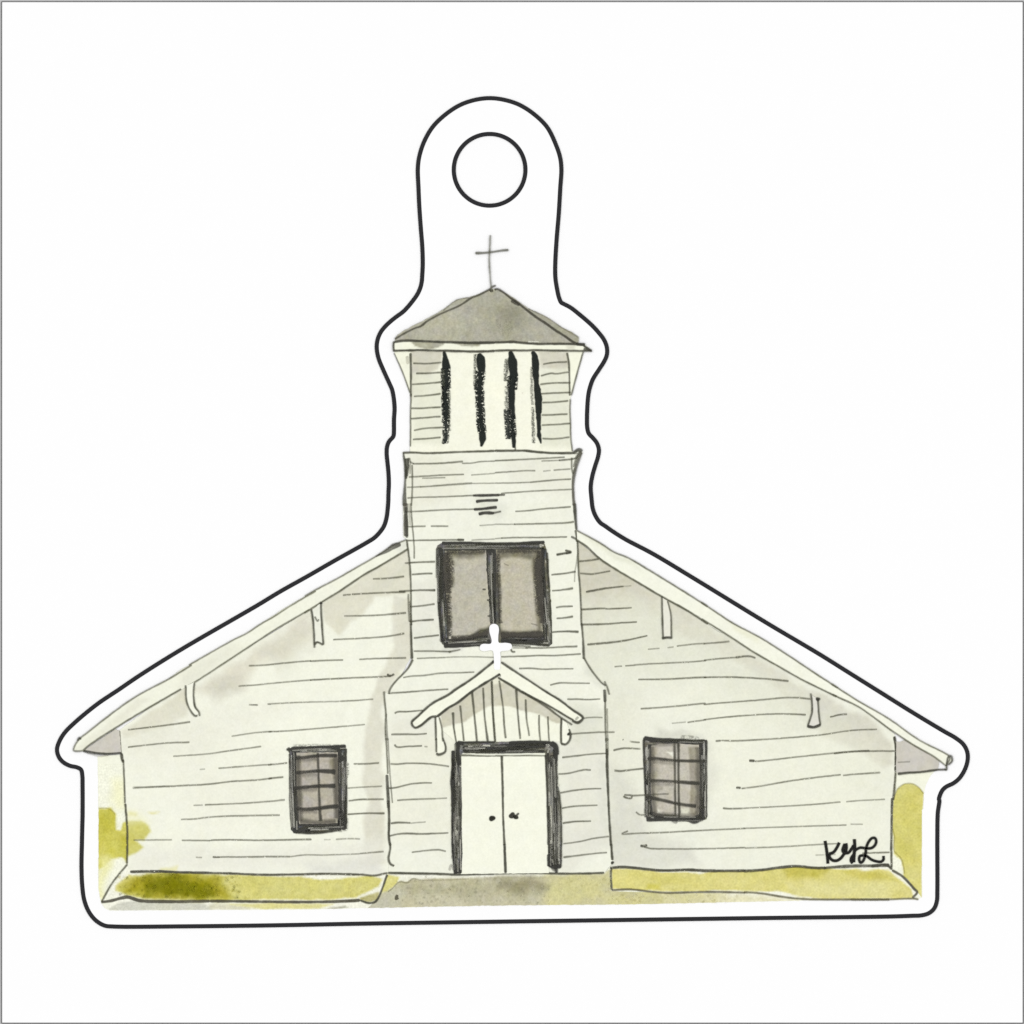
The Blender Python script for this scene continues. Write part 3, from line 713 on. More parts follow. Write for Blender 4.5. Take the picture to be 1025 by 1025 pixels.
b.ink(E6((830, 320), (640, 430), (560, 480), (340, 625), (110, 775), (0, 838)), 1.4, .78, (76, 76, 62), zb)
b.ink(E5((905, 188), (720, 295), (560, 390), (480, 440), (400, 490), (300, 560), (275, 583)), 1.6, .8, (76, 76, 62), zb)
part('roof_edge', b)
# --- brackets under the left roof
zk = Z + .75
b = Build()
b.fill(E7((232, 662), (300, 612), (308, 760), (318, 912), (272, 900), (252, 925)), (240, 241, 226), zk, 'none', 2, .4)
b.ink(E7((228, 655), (240, 720), (247, 800), (253, 938)), 1.7, .82, INKC, zk); b.ink(E7((300, 605), (303, 700), (310, 800), (318, 915)), 1.7, .82, INKC, zk)
b.ink(E7((252, 915), (272, 897), (318, 916)), 1.6, .82, INKC, zk); b.ink(E7((255, 708), (275, 742), (285, 728)), 1.4, .75, INKC, zk); b.dot(E7((302, 610))[0], 1.2, .8, z=zk)
part('roof_bracket', b, label='straight roof bracket with forked foot')
b = Build()
b.fill(E6((40, 808), (90, 785), (88, 870), (100, 950), (122, 985), (98, 1000), (62, 960), (42, 900)), (247, 248, 232), zk, 'none', 2, .4)
b.ink(E6((36, 805), (41, 900), (60, 955), (95, 1000), (112, 1000)), 1.6, .82, INKC, zk); b.ink(E6((92, 790), (87, 870), (98, 945), (122, 978), (127, 1003)), 1.6, .82, INKC, zk)
part('roof_bracket', b, label='curved roof bracket bent outward at its foot')

# --- right wing
b = Build()
b.fill(C6((672, 240), (690, 330)) + F5((115, 138), (330, 303), (650, 493), (830, 593), (1025, 722)) + F6((220, 342), (420, 473), (560, 553), (700, 633), (850, 708), (1025, 793)) + F7((210, 348), (280, 388), (450, 513), (480, 540), (490, 600), (490, 790), (470, 1010)) + G3((458, 300), (465, 510), (430, 488), (40, 497)) + G2((430, 492), (200, 517), (0, 521)) + G1((700, 521), (400, 519), (200, 500), (72, 498)) + D4((880, 290), (840, 240), (840, 0)) + D2((900, 500), (890, 0)) + C8((860, 560), (700, 330), (690, 0)),
       (241, 242, 226), Z, 'wing_right', 1.7)
lines(b, Z, [
    (F7((478, 556), (487, 600), (490, 700), (488, 780)), 2.2, .88), (F7((486, 780), (478, 880), (462, 1020)), 1.2, .78), (F7((490, 790), (482, 900), (470, 1020)), 1.1, .7),
    (G3((466, 0), (462, 200), (460, 380), (462, 500)), 1.9, .82), (G3((470, 0), (466, 120)), 1.0, .5),
    (G1((66, 503), (130, 497), (200, 500), (400, 519), (560, 515), (700, 521), (1025, 520)), 2.4, .8),
    (G2((0, 521), (100, 522), (200, 516), (320, 500), (430, 492), (540, 502), (620, 503)), 2.5, .75), (G2((600, 503), (700, 495), (800, 490), (950, 488), (1025, 484)), [2.0, 2.8, 2.6, 2.8], .72),
    (G3((330, 492), (430, 484), (466, 512)), 2.2, .75),
    (F5((125, 267), (180, 262), (252, 251)), 1.5, .78), (F5((130, 344), (210, 348), (270, 338), (325, 328)), [1.3, 1.4, 1.1, .8], .72), (F5((168, 463), (290, 440), (410, 427)), [1.8, 1.6, 1.1], .78), (F5((410, 427), (460, 423)), .8, .3),
    (F5((120, 577), (200, 572), (280, 568), (300, 571), (462, 564)), [1.8, 1.5, 1.4, 1.2, .9], .78), (F5((140, 672), (300, 668), (400, 660), (495, 655)), [1.8, 1.5, 1.1, .8], .78),
    (F5((176, 800), (340, 785), (450, 768), (562, 743)), [2.0, 1.6, 1.3, .7], .78),
    (F5((565, 830), (640, 824)), .7, .5), (F5((690, 820), (730, 815)), .7, .5), (F5((750, 810), (850, 798), (1025, 788)), 1.0, .62), (F6((0, 418), (150, 405), (255, 396)), [1, 1.2, 1.5], .7),
    (F5((350, 942), (400, 938)), .9, .6), (F5((420, 937), (560, 925), (850, 910), (1025, 893)), 1.1, .65), (F6((0, 525), (200, 505), (300, 498)), 1.1, .65), (F6((295, 498), (380, 490), (422, 501)), 1.7, .75),
    (F8((375, 127), (540, 125), (820, 112), (1025, 110)), [.9, 1.3, 1.3, 1.2], .72), (F6((0, 630), (150, 625), (300, 625), (480, 635), (635, 650)), [1.1, 1.1, 1.2, 1.3, 1.7], .74),
    (F8((390, 315), (600, 300), (800, 280), (1025, 268)), 1.2, .7), (F6((0, 808), (200, 790), (400, 775), (660, 755), (775, 765)), [1, 1, 1.1, 1.2, 1.5], .7),
    (F8((590, 408), (680, 400)), .7, .45), (F8((690, 402), (850, 380), (1025, 362)), 1.0, .65), (F6((0, 910), (150, 890), (300, 875), (560, 860), (745, 865)), [.9, 1, 1, 1.1, 1.5], .7),
    (F6((900, 880), (960, 866), (1010, 862)), [1.0, 1.3, 1.6], .75),
    (F8((870, 522), (905, 519)), [1.7, 1.4], .74), (G4((10, 390), (100, 392), (300, 382), (640, 355), (850, 325), (1010, 318)), [1.2, 1.4, 1.1, 1.0, .9, .9], .68),
    (G4((188, 519), (225, 520)), 2.1, .85), (G4((225, 524), (300, 518), (500, 495), (850, 460), (960, 455)), 1.1, .7), (F7((0, 675), (200, 655), (350, 650), (480, 650)), [1.1, 1.2, 1.2, 1.3], .72),
    (G4((105, 693), (135, 694)), 1.8, .85), (G4((140, 698), (240, 686), (480, 645), (850, 603), (1025, 597)), 1.1, .7), (F7((150, 806), (230, 798), (390, 788)), [1.1, 1.0, 1.5], .7),
    (G4((20, 824), (60, 827), (150, 825)), [1.6, 1.3], .7), (G4((150, 825), (600, 800), (850, 778), (1025, 770)), 1.0, .62), (F7((170, 975), (250, 968), (420, 959)), .9, .55),
    (G2((0, 252), (200, 245), (400, 238), (750, 227)), .95, .6), (G2((775, 222), (855, 222)), .8, .45),
    (G1((182, 264), (145, 283), (250, 280), (400, 275), (650, 262), (1025, 245)), [1, 1.5, 1.1, 1.1, 1.1, 1], .68),
    (G1((260, 360), (285, 362), (305, 356)), 2.1, .8), (G1((285, 366), (320, 377), (400, 380), (620, 380), (1025, 370)), [1.6, 1.3, 1.1, 1.1, 1.1], .7), (G2((95, 375), (300, 368), (600, 350), (690, 346)), [1.0, 1.1, 1.1, .8], .6),
    (G2((550, 420), (680, 416)), .7, .4), (G2((850, 408), (1025, 402)), 1.3, .7),
    (F8((215, 582), (280, 568), (390, 572)), [1.7, 1.4, 1.2], .75), (F8((320, 525), (350, 528), (385, 530)), 1.2, .7), (F8((275, 512), (281, 515)), 1.6, .7), (F8((220, 711), (260, 714), (300, 710), (412, 697)), [1.9, 1.6, 1.3], .75),
    (F8((280, 872), (290, 882), (330, 888), (332, 872), (300, 868), (285, 866)), 1.5, .8), (F8((330, 872), (420, 868)), 1.5, .75), (F8((360, 975), (385, 995), (415, 995)), 1.3, .65),
])
part('wing_wall', b)
b = Build()
b.fill(F7((492, 588), (515, 592), (548, 578), (620, 622), (740, 682), (765, 715), (763, 748), (750, 777), (505, 797), (491, 780)), (208, 204, 192), Zs, 'soffit', 1.6)
b.ink(F7((502, 797), (560, 790), (650, 785), (760, 770), (812, 768)), [2.4, 2.0, 1.9, 1.6], .8, INKC, Zs)
b.ink(F7((500, 722), (580, 718)), .8, .35, INKC, Zs)
part('soffit', b)
b = Build()
b.fill(F5((110, 68), (260, 150), (350, 210), (430, 240), (560, 315), (780, 450), (1025, 605)) + F6((280, 280), (450, 370), (640, 490), (1025, 740)) + F7((250, 330), (440, 440), (640, 580), (815, 670), (850, 708), (818, 735), (808, 770), (808, 745), (740, 690), (600, 610), (450, 510), (280, 385), (210, 345)) + F6((1025, 790), (850, 705), (700, 630), (560, 550), (420, 470), (220, 340)) + F5((1025, 720), (830, 590), (650, 490), (330, 300), (170, 170), (112, 132)),
       (247, 248, 231), Z + .5, 'barge', 1.8)
b.ink(F5((110, 68), (260, 150), (350, 208), (430, 240), (560, 315), (780, 450), (1025, 605)), 1.5, .78, (76, 76, 62), zb)
b.ink(F6((0, 95), (120, 175), (280, 280), (450, 370), (640, 490), (850, 630), (1025, 740)), 1.4, .8, (76, 76, 62), zb)
b.ink(F7((0, 170), (250, 330), (440, 440), (640, 580), (815, 670), (840, 690)), 1.3, .78, (80, 80, 66), zb)
b.ink(F5((105, 128), (170, 170), (250, 245), (330, 300), (480, 390), (650, 490), (830, 590), (1025, 720)), 1.7, .85, (76, 76, 62), zb)
b.ink(F6((0, 205), (220, 340), (420, 470), (560, 550), (700, 630), (850, 705), (1025, 790)), 1.5, .82, (76, 76, 62), zb)
b.ink(F7((0, 245), (120, 305), (210, 345), (280, 385), (450, 510), (600, 610), (740, 690), (810, 745)), 1.4, .8, (76, 76, 62), zb)
b.ink(F7((822, 690), (815, 735), (812, 770), (800, 764)), 1.8, .82, INKC, zb); b.ink(F7((820, 690), (842, 680), (850, 712), (825, 740)), 1.6, .82, INKC, zb); b.ink(F7((810, 745), (835, 700), (830, 690)), 1.3, .75, INKC, zb)
part('roof_edge', b)
b = Build()
b.fill(F5((655, 498), (690, 520), (712, 600), (716, 755), (662, 760)), (236, 235, 220), zk, 'none', 2, .4)
b.ink(F5((654, 490), (657, 600), (662, 760)), 1.6, .84, INKC, zk); b.ink(F5((690, 520), (705, 570), (713, 620), (716, 755)), [1.1, 1.4, 1.6], .82, INKC, zk); b.ink(F5((655, 760), (690, 755), (722, 757)), 2.0, .85, INKC, zk)
part('roof_bracket', b, label='plain straight roof bracket with square foot')
b = Build()
b.fill(F6((782, 740), (822, 765), (830, 860), (838, 930), (795, 945), (757, 938), (780, 850)), (228, 226, 214), zk, 'none', 2, .4)
b.ink(F6((776, 728), (782, 770), (784, 850), (757, 935)), 1.6, .85, INKC, zk); b.ink(F6((822, 765), (828, 860), (838, 930)), 1.6, .85, INKC, zk); b.ink(F6((753, 938), (795, 945), (840, 930)), 2.5, .85, INKC, zk); b.dot(F6((822, 765))[0], 2.0, .85, z=zk)
part('roof_bracket', b, label='flared roof bracket widening to a thick foot')
# --- signature on the right wall
b = Build(); zq = Z + .45
K = dict(a=1, col=(40, 40, 38), z=zq, dry=0, wob=.05, wv=.04, av=.02, taper=0, soft=.45)
b.ink(SG((80, 165), (100, 280), (115, 400), (122, 500)), 3.0, **K)
b.ink(SG((290, 190), (250, 270), (200, 335), (140, 355)), 2.9, **K)
b.ink(SG((140, 350), (150, 410), (190, 450), (250, 455), (310, 420), (350, 370), (375, 340)), 2.9, **K)
b.ink(SG((375, 210), (360, 260), (350, 310), (370, 345)), [3.6, 4.6, 3.8], **K); b.ink(SG((385, 200), (392, 260), (380, 330)), 3.2, **K)
b.ink(SG((370, 345), (420, 340), (470, 280), (500, 230)), 2.9, **K)
b.ink(SG((510, 140), (515, 250), (505, 380), (500, 480)), 3.2, **K)
b.ink(SG((500, 360), (470, 410), (465, 460), (490, 490)), [2.4, 3.4, 3.6], **K)
b.ink(SG((500, 320), (550, 285), (600, 265), (680, 275), (760, 270), (810, 230), (830, 170), (810, 125), (770, 125), (725, 170), (695, 230), (680, 290), (675, 350), (660, 410), (630, 470), (600, 485), (580, 440), (590, 390), (630, 380), (690, 390), (760, 440), (830, 465), (900, 470), (935, 440), (935, 385)), 2.7, **K)
part('signature', b, mats=[INK, INK], label='black handwritten initials on the wall')

# --- tower (lower front and shaft)
ZT = ZP + 1.0
b = Build()
b.fill(B3((195, 533), (500, 535), (1025, 520)) + B4((300, 518), (540, 536), (705, 530), (770, 512), (795, 532), (740, 640), (716, 740), (712, 850), (722, 1000)) + C6((672, 0), (680, 150), (688, 240), (694, 350), (700, 550), (715, 740), (722, 1020)) + C8((735, 200), (742, 310), (800, 400), (905, 505), (912, 640), (920, 1020)) + D2((925, 230), (932, 450), (940, 650), (952, 850), (965, 1020)) + D4((890, 120), (897, 245), (840, 318), (500, 322), (0, 322)) + D3((700, 329), (206, 318), (214, 240), (220, 120), (212, 0)) + D1((150, 850), (143, 600), (132, 400), (138, 250), (122, 0)) + C7((122, 850), (124, 740), (112, 570), (148, 588), (200, 490), (300, 380), (332, 312), (322, 0)) + C5((322, 800), (318, 560), (306, 430), (290, 310), (264, 292), (262, 0)) + B3((202, 930), (215, 720)),
       (243, 244, 228), ZT, 'tower', 1.7)
TI = (66, 66, 56)
def t(pts, w=1.1, a=.72, col=TI, dry=.45): b.ink(pts, w, a, col, ZT, dry)
t(B3((195, 537), (300, 536), (400, 541), (700, 530), (1025, 521)), [2.2, 1.6, 1.9, 1.7, 1.8], .85); t(B4((0, 521), (200, 520), (300, 520), (430, 533), (540, 540), (715, 540)), 2.0, .85); t(B4((710, 545), (740, 520), (770, 513), (785, 530)), [1.8, 3.0, 3.4], .82)
t(B3((200, 540), (212, 610), (222, 690), (222, 760)), [1.2, 2.0, 3.0, 2.2], .7); t(B3((230, 585), (235, 650), (232, 740)), [4.0, 4.0, 1.6], .6); t(B3((222, 680), (215, 800), (210, 900), (212, 1020)), [2.2, 2.0, 3.2, 4.6], .62)
t(C5((280, 0), (283, 120), (285, 290)), [4.4, 3.8, 4.2], .66, (84, 80, 70)); t(C5((284, 60), (288, 200), (292, 300)), 2.4, .55); t(C5((310, 0), (312, 120), (318, 200)), 2.0, .3, (150, 148, 134))
t(B3((252, 580), (262, 615), (290, 632)), 1.2, .7); t(B3((275, 640), (278, 760), (276, 860), (268, 1020)), 1.3, .68); t(B3((262, 610), (258, 720)), .8, .45); t(B3((245, 580), (238, 680)), 1.3, .6); t(C5((326, 0), (325, 60), (335, 200), (348, 350), (350, 465)), [1.3, 1.2, 1, .9], .68)
t(C5((290, 312), (306, 430), (318, 560), (323, 700), (326, 1020)), 1.5, .84); t(C5((303, 742), (305, 850), (312, 962)), 1.3, .72); t(C5((315, 800), (330, 1020)), 1.2, .5)
t(C7((322, 0), (326, 150), (332, 310)), [1.6, 1.7, 2.6], .85); t(C7((338, 312), (300, 385), (200, 490), (158, 550), (148, 588)), [2.4, 1.5, 1.5, 1.4, 1.7], .84)
t(C7((112, 565), (116, 640), (126, 740), (122, 850), (132, 1020)), [1.9, 1.5, 1.3, 1.2, 1.2], .8); t(C7((128, 740), (136, 880), (144, 1020)), .9, .6)
t(D1((123, 0), (132, 150), (142, 350)), 1.1, .72); t(D1((138, 0), (152, 250), (165, 440), (178, 580)), [1.0, 1.0, .9, .8], .6); t(D1((134, 355), (142, 500), (148, 620)), 2.6, .74); t(D1((145, 560), (152, 700), (150, 850), (162, 940), (152, 1025)), 2.1, .82)
t(D3((210, 0), (218, 60), (222, 140), (210, 210), (222, 250), (252, 268)), [1.7, 1.6, 1.6, 1.9, 2.2, 1.8], .82)
t(B4((778, 528), (745, 630), (722, 720), (712, 800), (712, 860), (722, 1020)), [4.2, 3.6, 3.4, 2.6, 2.2, 2.8], .74, (78, 76, 64)); t(B4((700, 578), (702, 680), (712, 720)), 1.2, .75); t(B4((740, 560), (715, 660)), 1.2, .65); t(B4((720, 545), (750, 545), (742, 580)), 1.4, .6)
t(C6((668, 0), (674, 120), (684, 238)), [3.0, 2.9, 2.0], .78); t(C6((676, 238), (692, 340), (700, 550), (714, 740), (724, 1020)), [2.4, 1.5, 1.4, 1.5, 1.5], .85); t(C6((672, 300), (690, 330), (686, 480), (672, 570), (668, 650)), .8, .42); t(C6((640, 290), (680, 310), (690, 330)), 2.0, .6)
t(C8((722, 0), (735, 150), (742, 310)), [1.5, 1.6, 2.6], .85); t(C8((742, 300), (800, 395), (880, 495), (915, 520)), 1.6, .82); t(C8((905, 485), (925, 530), (943, 592)), 1.5, .8); t(C8((905, 550), (910, 650)), 2.8, .72); t(C8((910, 640), (912, 850), (922, 1025)), 1.4, .78); t(C8((925, 700), (932, 1025)), .9, .6)
t(D2((913, 0), (918, 120), (922, 230)), 1.3, .75); t(D2((930, 0), (932, 200)), 1.0, .6); t(D2((925, 150), (926, 300), (932, 450), (940, 650), (952, 850), (965, 1025)), [2.2, 2.6, 2.0, 1.7, 2.0, 2.1], .84); t(D4((883, 0), (890, 120), (898, 225)), 2.0, .85); b.dot(D4((898, 243))[0], 1.5, .85, z=ZT)
t(D3((205, 318), (400, 321), (600, 326), (700, 330), (1025, 322)), 2.0, .84); t(D4((0, 323), (300, 318), (500, 323), (700, 322), (838, 317)), 1.9, .82)
# clapboards of the tower
for pts, w, a in [
    (B3((280, 632), (500, 628), (710, 612)), [1.0, 1.3, 1.6], .75), (B3((700, 628), (780, 626), (860, 614), (1025, 607)), .9, .65), (B4((0, 608), (340, 592), (640, 575)), 1.1, .75), (B4((440, 608), (600, 602)), .8, .55), (B4((590, 602), (700, 592), (748, 580)), 1.4, .75),
    (B3((245, 745), (380, 738), (500, 730), (720, 722)), [1.4, 1.1, 1.1, 1.0], .7), (B3((360, 755), (560, 750)), .7, .5), (B3((780, 728), (1025, 710)), .75, .5), (B4((0, 711), (200, 698), (320, 690), (390, 692)), 1.0, .65), (B4((455, 696), (520, 688)), .7, .45), (B4((545, 686), (690, 676)), .9, .6),
    (B3((230, 833), (350, 828)), .9, .6), (B3((340, 830), (500, 818), (790, 797)), [1.0, 1.2, 1.7], .74), (B3((790, 800), (1025, 797)), .75, .5), (B4((0, 797), (200, 795), (340, 790)), .9, .6), (B4((340, 790), (500, 775), (695, 762)), 1.1, .7),
    (B3((235, 924), (350, 918), (500, 915), (820, 902)), [.9, 1, 1, 1.1], .68), (C5((275, 95), (400, 90), (620, 78), (825, 74)), 1.1, .68), (C5((300, 212), (440, 208)), 1.1, .68), (C5((480, 208), (620, 208)), 1.1, .7), (C5((865, 203), (1025, 193)), .75, .45), (C6((0, 193), (200, 193)), .8, .5), (C6((190, 193), (340, 190), (620, 180), (665, 172)), [1.1, 1.1, 1.3, 1.8], .74), (C6((200, 92), (310, 85), (420, 72), (640, 55)), [1.0, 1, 1.1, 1.5], .68),
    (B4((95, 885), (380, 865), (700, 850)), 1.0, .68),
    (C5((295, 322), (500, 318), (745, 315)), [1.3, 1.2, 1.4], .74), (C5((690, 315), (742, 317)), 1.9, .7), (C5((800, 318), (1025, 308)), .8, .5), (C6((0, 310), (100, 302)), .8, .5), (C6((90, 302), (200, 298), (380, 297), (610, 293)), 1.1, .7),
    (C5((275, 500), (400, 492), (515, 488)), [1.2, 1.3, 1.7], .78), (C5((330, 590), (420, 583), (495, 582)), 1.4, .76), (C5((230, 722), (280, 720), (335, 716)), 1.5, .76), (C5((330, 716), (420, 713), (517, 714)), [1.3, 1.4, 2.1], .78), (C5((315, 845), (420, 835), (512, 822)), [1.1, 1.3, 1.8], .78), (C5((312, 962), (400, 952), (505, 945)), [1.8, 1.4, 1.7], .78),
    (C7((345, 145), (400, 138), (545, 122)), 1.4, .76), (C7((345, 248), (500, 248), (640, 252)), 1.2, .74), (C7((620, 255), (715, 236)), [1.8, .8], .6), (C7((370, 305), (600, 298)), 1.0, .68), (C7((600, 296), (800, 292), (980, 298)), .8, .5), (C7((262, 457), (330, 445), (420, 440), (560, 422), (720, 418), (825, 413)), [.7, 1.1, 1.2, 1.2, 1, .9], .68), (C7((150, 580), (300, 570), (500, 555), (620, 548)), [1.4, 1.2, 1.2, .9], .74), (C7((195, 740), (215, 728), (300, 725), (420, 715)), [1.8, 1.4, 1.2, 1.1], .74),
    (C7((168, 905), (300, 903), (380, 904), (450, 898)), [1.6, 1.5, 1.2, .8], .76), (C7((195, 985), (210, 1002), (300, 1000), (412, 995)), [1.8, 1.4, 1.2, 1.4], .76), (C7((430, 1000), (455, 1003)), 1.0, .5),
    (C6((525, 433), (560, 428), (640, 413)), 1.9, .82), (C6((595, 398), (640, 413), (600, 425)), 1.7, .8), (C6((485, 592), (582, 582), (640, 573), (678, 566)), [1.3, 1.4, 1.9], .8), (C6((490, 718), (560, 712), (658, 698)), [.9, 1.2, 2.2], .78), (C6((520, 850), (580, 842), (655, 840)), [1.2, 1.5, 1.2], .76), (C6((527, 936), (600, 930), (657, 920)), [1.1, 1.3, 2.0], .78),
    (C8((490, 98), (600, 92), (702, 96)), [1.2, 1.5, 2.1], .8), (C8((168, 232), (175, 250), (202, 255)), 1.5, .8), (C8((180, 222), (300, 224)), .8, .5), (C8((280, 222), (460, 222), (560, 215), (692, 210)), [1, 1, 1.2, 2.0], .74), (C8((90, 293), (250, 288), (400, 282), (500, 283), (720, 270)), 1.2, .72), (C8((230, 385), (320, 383), (420, 391), (540, 388), (660, 387)), [1.4, 1.3, 1.1, .9, .7], .7), (C8((475, 516), (540, 500), (640, 500), (790, 502)), [.9, 1.3, 1.1, .7], .7), (C8((610, 627), (700, 627), (780, 630), (872, 625)), [1.2, 1.2, 1, .7], .7), (C8((740, 777), (800, 770), (890, 772)), .85, .6), (C8((640, 902), (760, 893), (880, 887), (985, 887)), [1.3, 1.1, 1.1, .8], .7),
    (D2((570, 220), (700, 205), (820, 192), (920, 187)), [1.7, 1.2, .9, .8], .72), (D2((540, 350), (620, 345), (740, 318), (798, 318)), [1.0, 1.2, 1.3, 1.4], .74), (D2((555, 500), (600, 490), (700, 475), (770, 468), (880, 465)), [1.5, 1.2, 1.1, 1, .7], .72), (D2((570, 620), (640, 608), (740, 600), (850, 597)), [1.3, 1.2, 1.2, .9], .72), (D2((575, 738), (620, 732), (680, 725), (800, 722)), [1.8, 1.4, 1.2, .8], .76), (D2((580, 900), (700, 885), (820, 858), (940, 842)), [.8, .9, 1.1, 1.2], .66), (D2((580, 1007), (720, 990), (850, 975), (925, 970)), [1.8, 1.2, 1.0, 1.2], .74),
    (D1((162, 270), (220, 272), (300, 265), (440, 268), (540, 278), (625, 290)), [1.6, 1.3, 1.2, 1.1, 1.1, 1.3], .72), (D1((145, 462), (200, 458), (330, 428), (420, 420), (490, 420)), [1.2, 1.1, 1.1, 1, .8], .72), (D1((215, 558), (300, 552), (430, 547), (520, 545)), 1.1, .68), (D1((520, 545), (610, 540)), .8, .5), (D1((165, 740), (230, 733), (320, 736)), [1.6, 1.6, 1.1], .74), (D1((320, 738), (440, 728)), .8, .45), (D1((145, 842), (230, 823), (330, 820), (390, 823), (500, 820), (620, 815)), [1.2, 1.4, 1.8, 1.7, 1.2, .9], .78), (D1((330, 968), (460, 952), (540, 948), (600, 960)), [.7, 1.1, 1.4, 1.1], .7),
]: t(pts, w, a)
t(D3((655, 300), (668, 260), (690, 300)), 2.6, .3, (150, 146, 140))
tower = part('tower', b)
zv = ZT + .32
b = Build()
for pts, w in [(B3((795, 903), (880, 902), (1020, 898)), [1.5, 2.6, 2.2]), (B3((820, 955), (880, 948), (1010, 943)), [2.8, 2.2, 2.4]), (C5((820, 76), (900, 70), (1002, 58)), [2.0, 2.2, 2.8]), (C5((858, 113), (900, 104), (980, 105)), [3.0, 2.8, 2.2])]:
    b.ink(pts, w, .9, (58, 57, 52), zv, .25)
b.ink(B3((1000, 898), (1070, 897)), 1.7, .8, (58, 57, 52), zv); b.ink(C5((975, 104), (1035, 92)), 1.7, .8, (58, 57, 52), zv)
part('vent', b, tower, [INK, INK])

# --- tower window
ZW = ZT + .42
b = Build()
b.fill(W1((50, 110), (60, 85), (105, 58), (300, 62), (600, 70), (900, 52), (915, 100), (930, 180), (945, 380), (960, 600), (965, 860), (940, 880), (560, 850), (300, 885), (130, 888), (95, 860), (75, 700), (60, 400)), (112, 111, 104), ZW, 'none', 2.2, .4, .35, 3.0)
for pts, w, a, dr in [
    (W1((95, 66), (300, 66), (600, 72), (905, 58)), 2.6, .95, .1), (W1((110, 118), (300, 122), (440, 112), (600, 106), (900, 108)), 1.8, .9, .2), (W1((140, 92), (400, 92), (700, 92), (890, 90)), 2.4, .3, .6),
    (W1((78, 100), (80, 250), (90, 400), (88, 520)), [6.4, 6.6, 6.0, 4.0], .92, .1), (W1((70, 420), (80, 640), (98, 850)), 2.6, .92, .15), (W1((118, 300), (128, 450), (140, 600)), 3.0, .75, .4), (W1((135, 500), (140, 700), (145, 820)), 1.6, .8, .3),
    (W1((450, 112), (456, 300), (470, 480), (490, 700)), 1.8, .9, .15), (W1((508, 112), (512, 300), (512, 500), (515, 700)), 2.2, .92, .1), (W1((480, 110), (482, 160)), 4.5, .9, .1), (W1((535, 300), (545, 480), (556, 700)), 1.2, .7, .3),
    (W1((895, 105), (880, 250), (890, 420), (905, 600), (912, 860)), [3.0, 5.6, 6.0, 4.6, 3.4], .92, .15), (W1((945, 520), (955, 700), (958, 860)), 1.4, .85, .3), (W1((925, 140), (932, 300), (942, 420)), 1.6, .85, .3),
    (W1((110, 870), (250, 868), (400, 855), (480, 845)), 5.2, .9, .15), (W1((110, 820), (200, 830), (460, 800)), 3.0, .7, .3), (W1((560, 830), (700, 842), (900, 838)), 4.4, .9, .1), (W1((560, 800), (900, 805)), 2.6, .75, .3), (W1((640, 860), (800, 862), (945, 875)), 1.6, .85, .2)]:
    b.ink(pts, w, a, (56, 56, 52), ZW, dr + .18, wv=.2, av=.4)
for pts, w, a in [(W1((900, 86), (870, 80), (880, 98)), 1.6, .7), (W1((926, 470), (935, 560), (938, 640)), 1.2, .6), (W1((912, 200), (918, 225)), 1.2, .6), (W1((925, 430), (930, 445)), 1.6, .8), (W1((840, 850), (935, 852)), 1.4, .75), (W1((700, 852), (740, 850)), 1.0, .5), (W1((930, 800), (940, 850)), 1.0, .35)]:
    b.ink(pts, w, a, (226, 224, 208), ZW, .5)
for path, h, n in ((W1((95, 92), (890, 88)), 2.2, 16), (W1((85, 110), (85, 400), (110, 850)), 4.2, 26), (W1((482, 120), (486, 400), (500, 700)), 3.0, 20), (W1((905, 110), (900, 450), (935, 850)), 4.2, 30), (W1((120, 860), (460, 840)), 3.5, 12), (W1((560, 845), (940, 860)), 3.5, 14)):
    b.hairs(path, h, n, ZW, .5)
win = part('window', b, label='large dark framed tower window of two panes')
b = Build()
PC = (192, 188, 171)
b.fill(W1((118, 126), (442, 124), (450, 300), (462, 480), (476, 700), (480, 740), (400, 760), (330, 800), (150, 822), (140, 600), (122, 400)), PC, ZW + .22, 'tower_pane', 1.3, .25, .4)
b.fill(W1((522, 118), (880, 116), (862, 300), (868, 480), (885, 640), (892, 780), (560, 800), (552, 600), (535, 300)), (194, 189, 170), ZW + .22, 'tower_pane', 1.3, .25, .4)
for k in range(46):      # dry brush hairs of the dark frame over the panes
    y = random.uniform(170, 820); x = 120 + (y - 120) * .035
    b.ink(W1((x, y), (x + random.uniform(14, 48), y + random.uniform(-10, 10))), random.uniform(.7, 1.6), random.uniform(.25, .7), (62, 60, 54), ZW + .22, .6)
for k in range(34):
    y = random.uniform(130, 780); x = 868 + (y - 120) * .045
    b.ink(W1((x, y), (x - random.uniform(8, 30), y + random.uniform(-14, 14))), random.uniform(.8, 1.6), random.uniform(.2, .55), (66, 64, 58), ZW + .22, .6)
for k in range(16):
    y = random.uniform(200, 700); x = 528 + (y - 120) * .05
    b.ink(W1((x, y), (x + random.uniform(6, 24), y + random.uniform(-14, 14))), random.uniform(.8, 1.4), random.uniform(.2, .5), (66, 64, 58), ZW + .22, .6)
